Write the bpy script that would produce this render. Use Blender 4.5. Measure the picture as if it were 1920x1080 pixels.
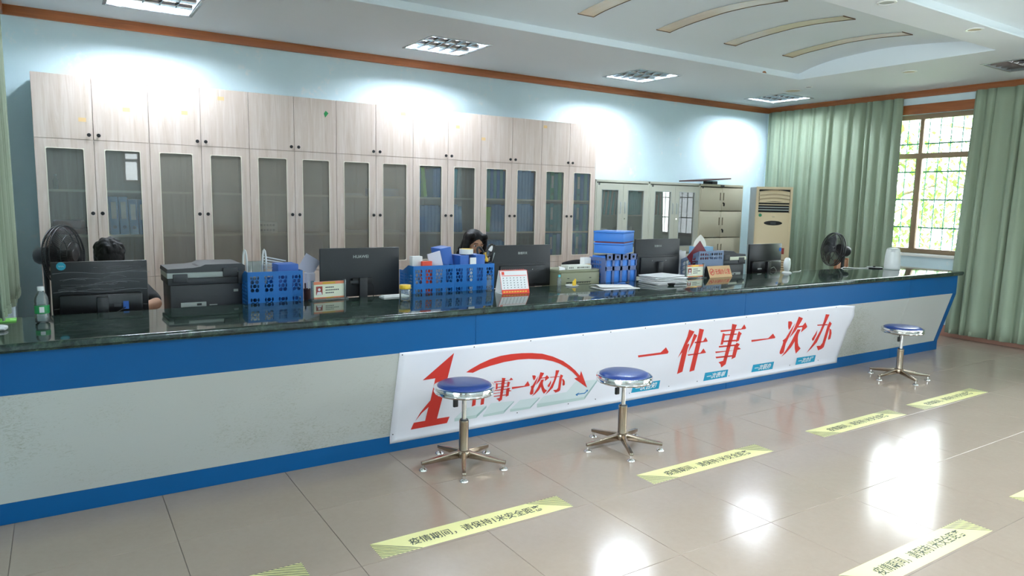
import bpy, bmesh, math, random
from mathutils import Vector, Matrix
from mathutils.geometry import tessellate_polygon
random.seed(11)
PI = math.pi
sc = bpy.context.scene
for o in list(bpy.data.objects):
    bpy.data.objects.remove(o)
COL = sc.collection

# ------------------------------------------------------------------ camera
cam_d = bpy.data.cameras.new('camera')
cam_d.sensor_width = 36.0
cam_d.lens = 36.0 * 1313.82 / 1920.0
cam_d.clip_start = 0.05
cam = bpy.data.objects.new('camera', cam_d)
COL.objects.link(cam)
_r = Vector((0.840672, -0.541173, 0.020039)); _u = Vector((0.050162, 0.114660, 0.992137)); _f = Vector((0.539216, 0.833057, -0.123538))
_m = Matrix((_r, _u, -_f)).transposed().to_4x4()
_m.translation = Vector((-0.36535, -3.17411, 1.48720))
cam.matrix_world = _m
sc.camera = cam

# ------------------------------------------------------------------ world, windows' daylight, exposure
wd = bpy.data.worlds.new('world'); sc.world = wd; wd.use_nodes = True
bg = wd.node_tree.nodes['Background']
bg.inputs[0].default_value = (0.93, 0.965, 1.0, 1)
bg.inputs[1].default_value = 10.5
LAMP = 180.0           # strength of the lit fluorescent tubes
sc.view_settings.view_transform = 'Standard'
sc.view_settings.look = 'None'
sc.view_settings.exposure = 0.86
sc.view_settings.gamma = 1.0
sc.view_settings.use_curve_mapping = False
try:
    sc.cycles.use_denoising = True
    sc.cycles.sample_clamp_indirect = 6.0
    sc.cycles.caustics_reflective = False
    sc.cycles.caustics_refractive = False
    sc.cycles.max_bounces = 10
    sc.cycles.transparent_max_bounces = 16
except Exception:
    pass

# room (metres): x along the counter, y away from the camera, z up
XL, XR, YB, YF, ZC = -0.672, 8.40, 3.60, -7.0, 2.89
ZTOP = 3.30
# window openings: (wall, a0, a1, z0, z1)
OPEN = {'right': [(0.35, 2.50, 0.95, 2.62), (-3.3, -1.2, 0.95, 2.62), (-6.4, -4.3, 0.95, 2.62)],
        'left': [(0.95, 2.55, 0.95, 2.62), (-2.7, -0.7, 0.95, 2.62), (-6.3, -4.2, 0.95, 2.62)],  # the two nearer openings are unseen, added for daylight on the counter front
        'front': [(0.80, 1.40, 1.70, 2.35)]}
def portal(loc, rot, sx, sy):
    l = bpy.data.lights.new('window_portal', 'AREA'); l.shape = 'RECTANGLE'; l.size = sx; l.size_y = sy
    l.cycles.is_portal = True
    o = bpy.data.objects.new('window_portal', l); COL.objects.link(o); o.location = loc; o.rotation_euler = rot
for a0, a1, z0, z1 in OPEN['right']:
    portal((XR + .26, (a0+a1)/2, (z0+z1)/2), (0, PI/2, 0), z1-z0, a1-a0)
for a0, a1, z0, z1 in OPEN['left']:
    portal((XL - .26, (a0+a1)/2, (z0+z1)/2), (0, -PI/2, 0), z1-z0, a1-a0)
for a0, a1, z0, z1 in OPEN['front']:
    portal(((a0+a1)/2, YF - .26, (z0+z1)/2), (PI/2, 0, 0), a1-a0, z1-z0)

# ------------------------------------------------------------------ materials
def s2l(c):
    return tuple(((v/255.0)/12.92 if v/255.0 <= .04045 else ((v/255.0+.055)/1.055)**2.4) for v in c) + (1.0,)
MATS = {}
def mat(name, col, rough=.5, metal=0.0, var=0.0, vscale=6.0, bump=0.0, bscale=60.0, coat=0.0, alpha=None, emit=0.0, spec=.5, stretch=None):
    if name in MATS: return MATS[name]
    m = bpy.data.materials.new(name); m.use_nodes = True
    nt = m.node_tree; b = nt.nodes['Principled BSDF']
    c = s2l(col)
    b.inputs['Base Color'].default_value = c
    b.inputs['Roughness'].default_value = rough
    b.inputs['Metallic'].default_value = metal
    b.inputs['Specular IOR Level'].default_value = spec
    if coat:
        b.inputs['Coat Weight'].default_value = coat; b.inputs['Coat Roughness'].default_value = .06
    if emit:
        b.inputs['Emission Color'].default_value = c; b.inputs['Emission Strength'].default_value = emit
    tc = nt.nodes.new('ShaderNodeTexCoord')
    vec = tc.outputs['Object']
    if stretch:
        mp = nt.nodes.new('ShaderNodeMapping'); mp.inputs['Scale'].default_value = stretch
        nt.links.new(vec, mp.inputs[0]); vec = mp.outputs[0]
    if var:
        n = nt.nodes.new('ShaderNodeTexNoise'); n.inputs['Scale'].default_value = vscale; n.inputs['Detail'].default_value = 6
        nt.links.new(vec, n.inputs[0])
        mx = nt.nodes.new('ShaderNodeMix'); mx.data_type = 'RGBA'
        mx.inputs[6].default_value = tuple(max(0, v*(1-var)) for v in c[:3]) + (1,)
        mx.inputs[7].default_value = tuple(min(1, v*(1+var)) for v in c[:3]) + (1,)
        nt.links.new(n.outputs['Fac'], mx.inputs[0]); nt.links.new(mx.outputs[2], b.inputs['Base Color'])
    if bump:
        n2 = nt.nodes.new('ShaderNodeTexNoise'); n2.inputs['Scale'].default_value = bscale; n2.inputs['Detail'].default_value = 4
        nt.links.new(vec, n2.inputs[0])
        bp = nt.nodes.new('ShaderNodeBump'); bp.inputs['Strength'].default_value = bump; bp.inputs['Distance'].default_value = .004
        nt.links.new(n2.outputs['Fac'], bp.inputs['Height']); nt.links.new(bp.outputs[0], b.inputs['Normal'])
    MATS[name] = m
    return m
def glassmat(name, tint, gloss=.12, rough=.02, haze=0.0, hazecol=(150, 150, 145)):
    """thin clear sheet: transparent tint, a little diffuse haze, a fresnel reflection"""
    m = bpy.data.materials.new(name); m.use_nodes = True; nt = m.node_tree
    nt.nodes.remove(nt.nodes['Principled BSDF']); out = nt.nodes['Material Output']
    t = nt.nodes.new('ShaderNodeBsdfTransparent'); t.inputs[0].default_value = s2l(tint)
    d = nt.nodes.new('ShaderNodeBsdfDiffuse'); d.inputs[0].default_value = s2l(hazecol)
    m1 = nt.nodes.new('ShaderNodeMixShader'); m1.inputs[0].default_value = haze
    nt.links.new(t.outputs[0], m1.inputs[1]); nt.links.new(d.outputs[0], m1.inputs[2])
    g = nt.nodes.new('ShaderNodeBsdfGlossy'); g.inputs['Roughness'].default_value = rough
    lw = nt.nodes.new('ShaderNodeFresnel'); lw.inputs[0].default_value = 1.0 + gloss*4
    m2 = nt.nodes.new('ShaderNodeMixShader')
    nt.links.new(lw.outputs[0], m2.inputs[0]); nt.links.new(m1.outputs[0], m2.inputs[1]); nt.links.new(g.outputs[0], m2.inputs[2])
    nt.links.new(m2.outputs[0], out.inputs[0])
    MATS[name] = m
    return m
def nodes_of(m):
    return m.node_tree, m.node_tree.nodes['Principled BSDF']
def ramp(nt, fac, stops):
    r = nt.nodes.new('ShaderNodeValToRGB'); e = r.color_ramp.elements
    while len(e) < len(stops): e.new(.5)
    for el, (p, c) in zip(e, stops):
        el.position = p; el.color = s2l(c)
    nt.links.new(fac, r.inputs[0]); return r.outputs[0]
def objcoord(nt, scale=(1, 1, 1), rot=(0, 0, 0)):
    tc = nt.nodes.new('ShaderNodeTexCoord'); mp = nt.nodes.new('ShaderNodeMapping')
    mp.inputs['Scale'].default_value = scale; mp.inputs['Rotation'].default_value = rot
    nt.links.new(tc.outputs['Object'], mp.inputs[0]); return mp.outputs[0]
def noise(nt, vec, scale, detail=4, rough=.55, dist=0):
    n = nt.nodes.new('ShaderNodeTexNoise'); n.inputs['Scale'].default_value = scale; n.inputs['Detail'].default_value = detail
    n.inputs['Roughness'].default_value = rough; n.inputs['Distortion'].default_value = dist
    nt.links.new(vec, n.inputs[0]); return n.outputs['Fac']

mat('ceiling_paint', (236, 243, 248), .7, var=.03, vscale=1.2)
mat('vault_paint', (232, 242, 247), .65, var=.03, vscale=1.2)
mat('grout', (128, 118, 106), .8)
mat('chrome', (225, 225, 222), .12, 1.0)
mat('worn_chrome', (166, 150, 132), .24, 1.0, var=.18, vscale=30)
mat('seat_vinyl', (32, 60, 128), .34, var=.06, vscale=25, coat=.2)
mat('black_plastic', (20, 21, 23), .45)
mat('monitor_black', (32, 34, 37), .5, var=.08, vscale=90)
mat('monitor_gloss', (14, 14, 17), .32)
mat('film_line', (150, 150, 154), .3)
mat('dark_grey', (58, 59, 62), .5)
mat('light_grey', (178, 184, 180), .45)
mat('white_plastic', (226, 228, 226), .35)
mat('paper', (232, 232, 232), .75)
mat('paper_lilac', (214, 212, 226), .75)
mat('counter_blue', (0, 80, 134), .42, spec=.25, var=.05, vscale=3)
mat('basket_blue', (20, 108, 184), .4)
mat('file_blue', (44, 96, 176), .5)
mat('box_blue', (58, 128, 218), .5)
mat('binder_blue', (62, 140, 216), .5)
mat('binder_green', (84, 190, 140), .5)
mat('binder_teal', (92, 184, 196), .5)
mat('binder_lime', (176, 236, 84), .5)
mat('holder_slate', (92, 110, 156), .5)
mat('holder_grey', (110, 128, 156), .5)
mat('red_print', (206, 52, 42), .55)
mat('card_border', (222, 130, 92), .5)
mat('orange_red', (228, 70, 42), .5)
mat('pink_edge', (246, 206, 208), .6)
mat('teal_print', (18, 150, 186), .55)
mat('step_top', (206, 218, 218), .6)
mat('step_front', (184, 204, 200), .6)
mat('step_side', (152, 178, 176), .6)
mat('blue_print', (40, 120, 180), .55)
mat('banner', (226, 226, 232), .5, var=.02, vscale=3)
mat('sticker_yellow', (240, 234, 164), .3, var=.05, vscale=8)
mat('sticker_ink', (66, 74, 64), .45)
mat('steel_grey', (190, 191, 176), .42, var=.02, vscale=4)
mat('steel_beige', (200, 192, 168), .42, var=.02, vscale=4)
mat('ac_cream', (226, 206, 168), .42)
mat('ac_side', (176, 182, 184), .4)
mat('slot_black', (12, 12, 13), .6)
mat('printer_beige', (136, 138, 112), .5, var=.03, vscale=20)
mat('printer_cream', (214, 216, 206), .5)
mat('skin', (196, 150, 122), .55, var=.05, vscale=20)
mat('hair', (14, 12, 13), .55, spec=.25, bump=.5, bscale=140, stretch=(1, 1, .12))
mat('shirt_black', (24, 24, 27), .85, bump=.3, bscale=300)
mat('trousers', (38, 42, 58), .85)
mat('eye', (235, 232, 226), .2)
mat('pupil', (24, 16, 12), .2)
mat('chair_fabric', (24, 25, 28), .8)
mat('timber', (150, 96, 56), .5, var=.2, vscale=5, stretch=(2, 2, 14))
mat('maroon', (112, 20, 34), .5)
mat('dark_board', (72, 36, 36), .5)
mat('gold', (196, 160, 60), .35, .6)
mat('yellow_cap', (230, 190, 50), .4)
mat('green_label', (30, 140, 76), .45)
mat('lime_note', (150, 235, 110), .5)
mat('label_cream', (236, 238, 214), .5)
mat('photo_red', (150, 52, 44), .5)
mat('curtain_rail', (120, 74, 40), .5)
mat('window_bronze', (150, 128, 104), .4, .3)
mat('grille_green', (70, 140, 120), .5)
mat('bark', (92, 76, 58), .9, var=.2, vscale=12)
mat('leaf', (112, 172, 52), .5, var=.3, vscale=3)
mat('pale_concrete', (186, 182, 170), .9, var=.2, vscale=2)
mat('louvre', (196, 199, 202), .09, 1.0)
mat('housing', (176, 182, 184), .3, .7)
mat('tube_lit', (230, 242, 255), .4, emit=LAMP)
mat('tube_off', (225, 228, 230), .4)
mat('strip_panel', (222, 202, 172), .16, var=.14, vscale=1.6, stretch=(9, 2, 1))
mat('strip_edge', (96, 70, 48), .5)
mat('disc_tan', (196, 180, 150), .6)
mat('cabinet_inside', (170, 160, 146), .6)
mat('desk_top', (170, 150, 128), .5, var=.06, vscale=4, stretch=(1, 8, 1))
mat('white_sill', (222, 222, 216), .5)
mat('cable_white', (220, 222, 218), .5)
mat('tissue', (236, 234, 224), .8)
mat('tissue_box', (120, 170, 205), .5)
mat('wood_sign', (206, 166, 116), .45, var=.08, vscale=8, stretch=(2, 10, 10))
mat('tape_yellow_residue', (232, 196, 140), .6)
mat('cyan_sticker', (24, 150, 178), .4)
mat('green_sticker', (40, 140, 96), .4)
glassmat('pane_clear', (250, 250, 248), .10, .015, .16, (206, 212, 208))
glassmat('pane_hazy', (240, 237, 230), .09, .03, .32, (206, 198, 184))
glassmat('window_glass', (246, 250, 250), .10, .01)
glassmat('bottle_clear', (232, 240, 238), .10, .03, .2, (220, 226, 226))
glassmat('acrylic', (214, 226, 226), .14, .03, .14, (220, 230, 230))
glassmat('shrink_film', (190, 190, 190), .16, .18, .05, (160, 160, 160))

# painted wall: pale blue emulsion with pale plaster repairs
m = mat('wall_paint', (186, 212, 218), .75); nt, b = nodes_of(m)
v = objcoord(nt); n1 = noise(nt, v, 2.6, 5, .6, .6); n2 = noise(nt, v, 14, 4, .7)
mm = nt.nodes.new('ShaderNodeMath'); mm.operation = 'MULTIPLY'; nt.links.new(n1, mm.inputs[0]); nt.links.new(n2, mm.inputs[1])
nt.links.new(ramp(nt, mm.outputs[0], [(.0, (214, 236, 243)), (.33, (217, 239, 245)), (.42, (230, 241, 244)), (.5, (240, 243, 243))]), b.inputs['Base Color'])
# brown trim
m = mat('trim_wood', (150, 88, 44), .4); nt, b = nodes_of(m)
n1 = noise(nt, objcoord(nt, (.8, .8, 22)), 4, 5)
nt.links.new(ramp(nt, n1, [(.3, (134, 76, 38)), (.7, (166, 98, 52))]), b.inputs['Base Color'])
# light oak veneer, grain upright
m = mat('oak', (212, 196, 182), .38); nt, b = nodes_of(m)
n1 = noise(nt, objcoord(nt, (9, 9, .55)), 2.4, 6, .6, 1.4)
n2 = noise(nt, objcoord(nt, (60, 60, 1.2)), 3, 3)
ad = nt.nodes.new('ShaderNodeMath'); ad.operation = 'MULTIPLY_ADD'; ad.inputs[1].default_value = .35
nt.links.new(n2, ad.inputs[0]); nt.links.new(n1, ad.inputs[2])
nt.links.new(ramp(nt, ad.outputs[0], [(.42, (188, 165, 150)), (.58, (213, 194, 180)), (.68, (216, 198, 186)), (.85, (226, 211, 201))]), b.inputs['Base Color'])
mat('oak_edge', (244, 236, 220), .45)
# counter top: dark green marble
m = mat('green_marble', (40, 56, 50), .06); nt, b = nodes_of(m)
v = objcoord(nt); n1 = noise(nt, v, 16, 8, .7, .8); n2 = noise(nt, v, 90, 4, .7)
ad = nt.nodes.new('ShaderNodeMath'); ad.operation = 'MULTIPLY_ADD'; ad.inputs[1].default_value = .3
nt.links.new(n2, ad.inputs[0]); nt.links.new(n1, ad.inputs[2])
nt.links.new(ramp(nt, ad.outputs[0], [(.42, (18, 26, 24)), (.64, (36, 50, 45)), (.78, (54, 74, 62)), (.92, (96, 118, 98))]), b.inputs['Base Color'])
# scuffed white panels
m = mat('panel_white', (196, 202, 192), .4); nt, b = nodes_of(m)
v = objcoord(nt); n1 = noise(nt, objcoord(nt, (9, 1, 22), (0, .7, 0)), 2.6, 6, .7, 3.2); n2 = noise(nt, v, 1.3, 3)
mm = nt.nodes.new('ShaderNodeMath'); mm.operation = 'MULTIPLY'; nt.links.new(n1, mm.inputs[0]); nt.links.new(n2, mm.inputs[1])
nt.links.new(ramp(nt, mm.outputs[0], [(.0, (184, 185, 180)), (.28, (182, 184, 178)), (.335, (170, 170, 160)), (.42, (142, 140, 122))]), b.inputs['Base Color'])
# polished floor tile
m = mat('floor_tile', (200, 182, 168), .13, spec=.38); nt, b = nodes_of(m)
v = objcoord(nt); n1 = noise(nt, v, 30, 5, .7); n2 = noise(nt, v, 1.1, 3)
mm = nt.nodes.new('ShaderNodeMath'); mm.operation = 'MULTIPLY_ADD'; mm.inputs[1].default_value = .4
nt.links.new(n1, mm.inputs[0]); nt.links.new(n2, mm.inputs[2])
nt.links.new(ramp(nt, mm.outputs[0], [(.4, (156, 139, 124)), (.9, (168, 152, 137))]), b.inputs['Base Color'])
rr = nt.nodes.new('ShaderNodeMapRange'); rr.inputs[3].default_value = .12; rr.inputs[4].default_value = .19
nt.links.new(n2, rr.inputs[0]); nt.links.new(rr.outputs[0], b.inputs['Roughness'])
# curtain cloth
m = mat('curtain_cloth', (146, 160, 138), .85, var=.05, vscale=3, bump=.25, bscale=400)

# ------------------------------------------------------------------ mesh helpers
class MB:
    def __init__(s): s.bm = bmesh.new()
    def _xf(s, vs, M):
        if M is not None:
            for v in vs: v.co = M @ v.co
    def face(s, pts, M=None):
        vs = [s.bm.verts.new(p) for p in pts]; s._xf(vs, M)
        try: return s.bm.faces.new(vs)
        except ValueError: return None
    def box(s, x0, x1, y0, y1, z0, z1, bev=0.0, M=None, seg=2):
        c = [(x0,y0,z0),(x1,y0,z0),(x1,y1,z0),(x0,y1,z0),(x0,y0,z1),(x1,y0,z1),(x1,y1,z1),(x0,y1,z1)]
        vs = [s.bm.verts.new(p) for p in c]
        fs = [s.bm.faces.new([vs[i] for i in f]) for f in ((3,2,1,0),(4,5,6,7),(0,1,5,4),(1,2,6,5),(2,3,7,6),(3,0,4,7))]
        if bev > 0:
            es = list({e for f in fs for e in f.edges})
            r = bmesh.ops.bevel(s.bm, geom=es, offset=bev, segments=seg, affect='EDGES', profile=.5)
            vs = list({v for f in r['faces'] for v in f.verts} | {v for v in vs if v.is_valid})
        s._xf(vs, M); return s
    def prism(s, poly, h0, h1, M=None, bev=0.0):
        """polygon in x,y (counter-clockwise) extruded h0..h1 along z"""
        a = sum(poly[i-1][0]*p[1]-p[0]*poly[i-1][1] for i, p in enumerate(poly))
        if a < 0: poly = poly[::-1]
        n = len(poly)
        lo = [s.bm.verts.new((p[0], p[1], h0)) for p in poly]; hi = [s.bm.verts.new((p[0], p[1], h1)) for p in poly]
        fs = []
        for i in range(n):
            fs.append(s.bm.faces.new((lo[i], lo[(i+1) % n], hi[(i+1) % n], hi[i])))
        for t in tessellate_polygon([[Vector((p[0], p[1], 0)) for p in poly]]):
            t = list(t)
            q = [poly[i] for i in t]
            ar = (q[1][0]-q[0][0])*(q[2][1]-q[0][1])-(q[2][0]-q[0][0])*(q[1][1]-q[0][1])
            if ar < 0: t = t[::-1]
            try:
                s.bm.faces.new([hi[i] for i in t]); s.bm.faces.new([lo[i] for i in t[::-1]])
            except ValueError: pass
        s._xf(lo+hi, M); return s
    def lathe(s, prof, seg=24, M=None, cap=True, a0=0, a1=2*PI):
        rings = []
        full = abs(a1-a0-2*PI) < 1e-6
        n = seg if full else seg+1
        for r, z in prof:
            rings.append([s.bm.verts.new((r*math.cos(a0+(a1-a0)*i/seg), r*math.sin(a0+(a1-a0)*i/seg), z)) for i in range(n)])
        for a, b in zip(rings, rings[1:]):
            for i in range(n if full else n-1):
                j = (i+1) % n
                try: s.bm.faces.new((a[i], a[j], b[j], b[i]))
                except ValueError: pass
        if cap and full:
            if prof[0][0] > 1e-6: s.bm.faces.new(rings[0][::-1])
            if prof[-1][0] > 1e-6: s.bm.faces.new(rings[-1])
        s._xf([v for r in rings for v in r], M); return s
    def tube(s, pts, r, seg=8, closed=False, M=None, caps=True):
        pts = [Vector(p) for p in pts]; n = len(pts)
        rad = r if isinstance(r, (list, tuple)) else [r]*n
        rings = []; up = None
        for i, p in enumerate(pts):
            if closed: t = (pts[(i+1) % n]-pts[i-1]).normalized()
            else: t = (pts[min(i+1, n-1)]-pts[max(i-1, 0)]).normalized()
            if up is None:
                up = Vector((0, 0, 1)) if abs(t.z) < .9 else Vector((1, 0, 0))
            x = t.cross(up).normalized(); up = x.cross(t).normalized()
            rings.append([s.bm.verts.new(p+(x*math.cos(2*PI*k/seg)+up*math.sin(2*PI*k/seg))*rad[i]) for k in range(seg)])
        for i in range(n if closed else n-1):
            a, b = rings[i], rings[(i+1) % n]
            for k in range(seg):
                s.bm.faces.new((a[k], b[k], b[(k+1) % seg], a[(k+1) % seg]))
        if caps and not closed:
            s.bm.faces.new(rings[0]); s.bm.faces.new(rings[-1][::-1])
        s._xf([v for q in rings for v in q], M); return s
    def ball(s, c, r, seg=16, M=None, rot=None):
        rx, ry, rz = r if isinstance(r, (list, tuple)) else (r, r, r)
        m = Matrix.Translation(c) @ (rot.to_4x4() if rot else Matrix()) @ Matrix.Diagonal((rx, ry, rz, 1))
        if M is not None: m = M @ m
        bmesh.ops.create_uvsphere(s.bm, u_segments=seg, v_segments=max(6, seg*2//3), radius=1, matrix=m); return s
    def grid(s, fn, nu, nv, M=None):
        vs = [[s.bm.verts.new(fn(i/nu, j/nv)) for j in range(nv+1)] for i in range(nu+1)]
        for i in range(nu):
            for j in range(nv):
                s.bm.faces.new((vs[i][j], vs[i+1][j], vs[i+1][j+1], vs[i][j+1]))
        s._xf([v for r in vs for v in r], M); return s
    def ring(s, w, h, bw, t, rad=0.0, M=None, n=5):
        """rectangular frame w x h in x,z (origin lower left outer), band bw, depth y 0..t, inner corners rounded"""
        def inner():
            if rad <= 0: return [(bw, bw), (w-bw, bw), (w-bw, h-bw), (bw, h-bw)]
            out = []
            for cx, cz, a in ((bw+rad, bw+rad, PI), (w-bw-rad, bw+rad, 1.5*PI), (w-bw-rad, h-bw-rad, 0), (bw+rad, h-bw-rad, .5*PI)):
                for k in range(n): out.append((cx+rad*math.cos(a+.5*PI*k/(n-1)), cz+rad*math.sin(a+.5*PI*k/(n-1))))
            return out
        ins = inner(); m = len(ins)//4
        outc = [(0, 0), (w, 0), (w, h), (0, h)]
        vi = [[s.bm.verts.new((p[0], y, p[1])) for p in ins] for y in (0, t)]
        vo = [[s.bm.verts.new((p[0], y, p[1])) for p in outc] for y in (0, t)]
        for L, flip in ((0, False), (1, True)):
            for c in range(4):
                idx = [vi[L][c*m+k] for k in range(m)]
                f1 = [vo[L][c]] + idx[::-1] if len(idx) > 1 else None
                if f1: s.bm.faces.new(f1[::-1] if flip else f1)
                nx = vi[L][((c+1)*m) % len(ins)]
                f2 = [vo[L][c], vo[L][(c+1) % 4], nx, idx[-1]]
                s.bm.faces.new(f2[::-1] if flip else f2)
        for i in range(4): s.bm.faces.new((vo[0][i], vo[1][i], vo[1][(i+1) % 4], vo[0][(i+1) % 4]))
        for i in range(len(ins)): s.bm.faces.new((vi[0][i], vi[0][(i+1) % len(ins)], vi[1][(i+1) % len(ins)], vi[1][i]))
        s._xf([v for q in vi+vo for v in q], M); return s
    def addmesh(s, me, M=None):
        t = bmesh.new(); t.from_mesh(me)
        if M is not None: t.transform(M)
        tmp = bpy.data.meshes.new('tmp'); t.to_mesh(tmp); t.free(); s.bm.from_mesh(tmp); bpy.data.meshes.remove(tmp); return s
    def mesh(s, name, m, smooth=40):
        bmesh.ops.recalc_face_normals(s.bm, faces=s.bm.faces[:])
        me = bpy.data.meshes.new(name); s.bm.to_mesh(me); s.bm.free()
        if m: me.materials.append(MATS[m] if isinstance(m, str) else m)
        if smooth:
            me.polygons.foreach_set('use_smooth', [True]*len(me.polygons))
            me.set_sharp_from_angle(angle=math.radians(smooth))
        return me
    def build(s, name, m, parent=None, smooth=40, loc=None, label=None):
        return link(name, s.mesh(name, m, smooth), parent, loc, label)
def link(name, me, parent=None, loc=None, label=None):
    o = bpy.data.objects.new(name, me); COL.objects.link(o)
    if parent is not None: o.parent = parent
    if loc is not None: o.location = loc
    if label: o['label'] = label
    return o
def thing(name, label, cat, loc=(0, 0, 0), rz=0.0, group=None, mw=None):
    o = bpy.data.objects.new(name, None); COL.objects.link(o); o.empty_display_size = .05
    if mw is not None: o.matrix_world = mw
    else: o.location = loc; o.rotation_euler = (0, 0, rz)
    return tag(o, label, cat, group)
def tag(o, label, cat, group=None):
    o['label'] = label; o['category'] = cat
    if group: o['group'] = group
    return o
def struct(o):
    o['kind'] = 'structure'; return o
def dup(root, loc, rz=None, label=None, group=None):
    r = root.copy(); COL.objects.link(r); r.location = loc
    if rz is not None: r.rotation_euler = (0, 0, rz)
    if label: r['label'] = label
    if group: r['group'] = group
    for ch in list(root.children):
        c = ch.copy(); COL.objects.link(c); c.parent = r
        for g in list(ch.children):
            d = g.copy(); COL.objects.link(d); d.parent = c
    return r
def T(x, y, z): return Matrix.Translation((x, y, z))
def Rx(a): return Matrix.Rotation(a, 4, 'X')
def Ry(a): return Matrix.Rotation(a, 4, 'Y')
def Rz(a): return Matrix.Rotation(a, 4, 'Z')
def dirm(loc, d):
    """matrix whose local z points along d"""
    return Matrix.Translation(loc) @ Vector(d).to_track_quat('Z', 'Y').to_matrix().to_4x4()

# ------------------------------------------------------------------ lettering (built-in type), made once while the scene is small
TXT = {}
def text(body, size=1.0, bold=0.0, shear=0.0, ax='CENTER', ay='CENTER', width=None, height=None):
    """flat mesh of a line of lettering in x,y, optionally fitted to width x height"""
    k = (body, size, bold, shear, ax, ay, width, height)
    if k in TXT: return TXT[k]
    c = bpy.data.curves.new('lettering', 'FONT'); c.body = body; c.size = 1.0; c.offset = bold; c.shear = shear; c.resolution_u = 2
    o = bpy.data.objects.new('lettering', c); COL.objects.link(o)
    me = bpy.data.meshes.new_from_object(o.evaluated_get(bpy.context.evaluated_depsgraph_get()))
    bpy.data.objects.remove(o); bpy.data.curves.remove(c)
    xs = [v.co.x for v in me.vertices]; ys = [v.co.y for v in me.vertices]
    x0, x1, y0, y1 = min(xs), max(xs), min(ys), max(ys)
    sx = width/(x1-x0) if width else size; sy = height/(y1-y0) if height else sx
    ox = {'LEFT': x0, 'CENTER': (x0+x1)/2, 'RIGHT': x1}[ax]; oy = (y0+y1)/2
    me.transform(Matrix.Diagonal((sx, sy, 1, 1)) @ T(-ox, -oy, 0))
    TXT[k] = me; return me
for _b, _k in (('疫情期间，请保持1米安全距离', dict(width=.70, height=.062, bold=.012)),
               ('一次告知', dict(width=.215, height=.052, bold=.02, shear=.2)), ('一次表单', dict(width=.215, height=.052, bold=.02, shear=.2)),
               ('一次联办', dict(width=.215, height=.052, bold=.02, shear=.2)), ('一次办好', dict(width=.215, height=.052, bold=.02, shear=.2)),
               ('HUAWEI', dict(width=.106, height=.020, bold=.012)), ('联想开天', dict(width=.084, height=.020, bold=.012)),
               ('无烟办公室', dict(width=.20, height=.052, bold=.012))):
    text(_b, **_k)
def gmesh(polys, h0, h1):
    b = MB()
    for p in polys: b.prism(p, h0, h1)
    return b

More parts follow.
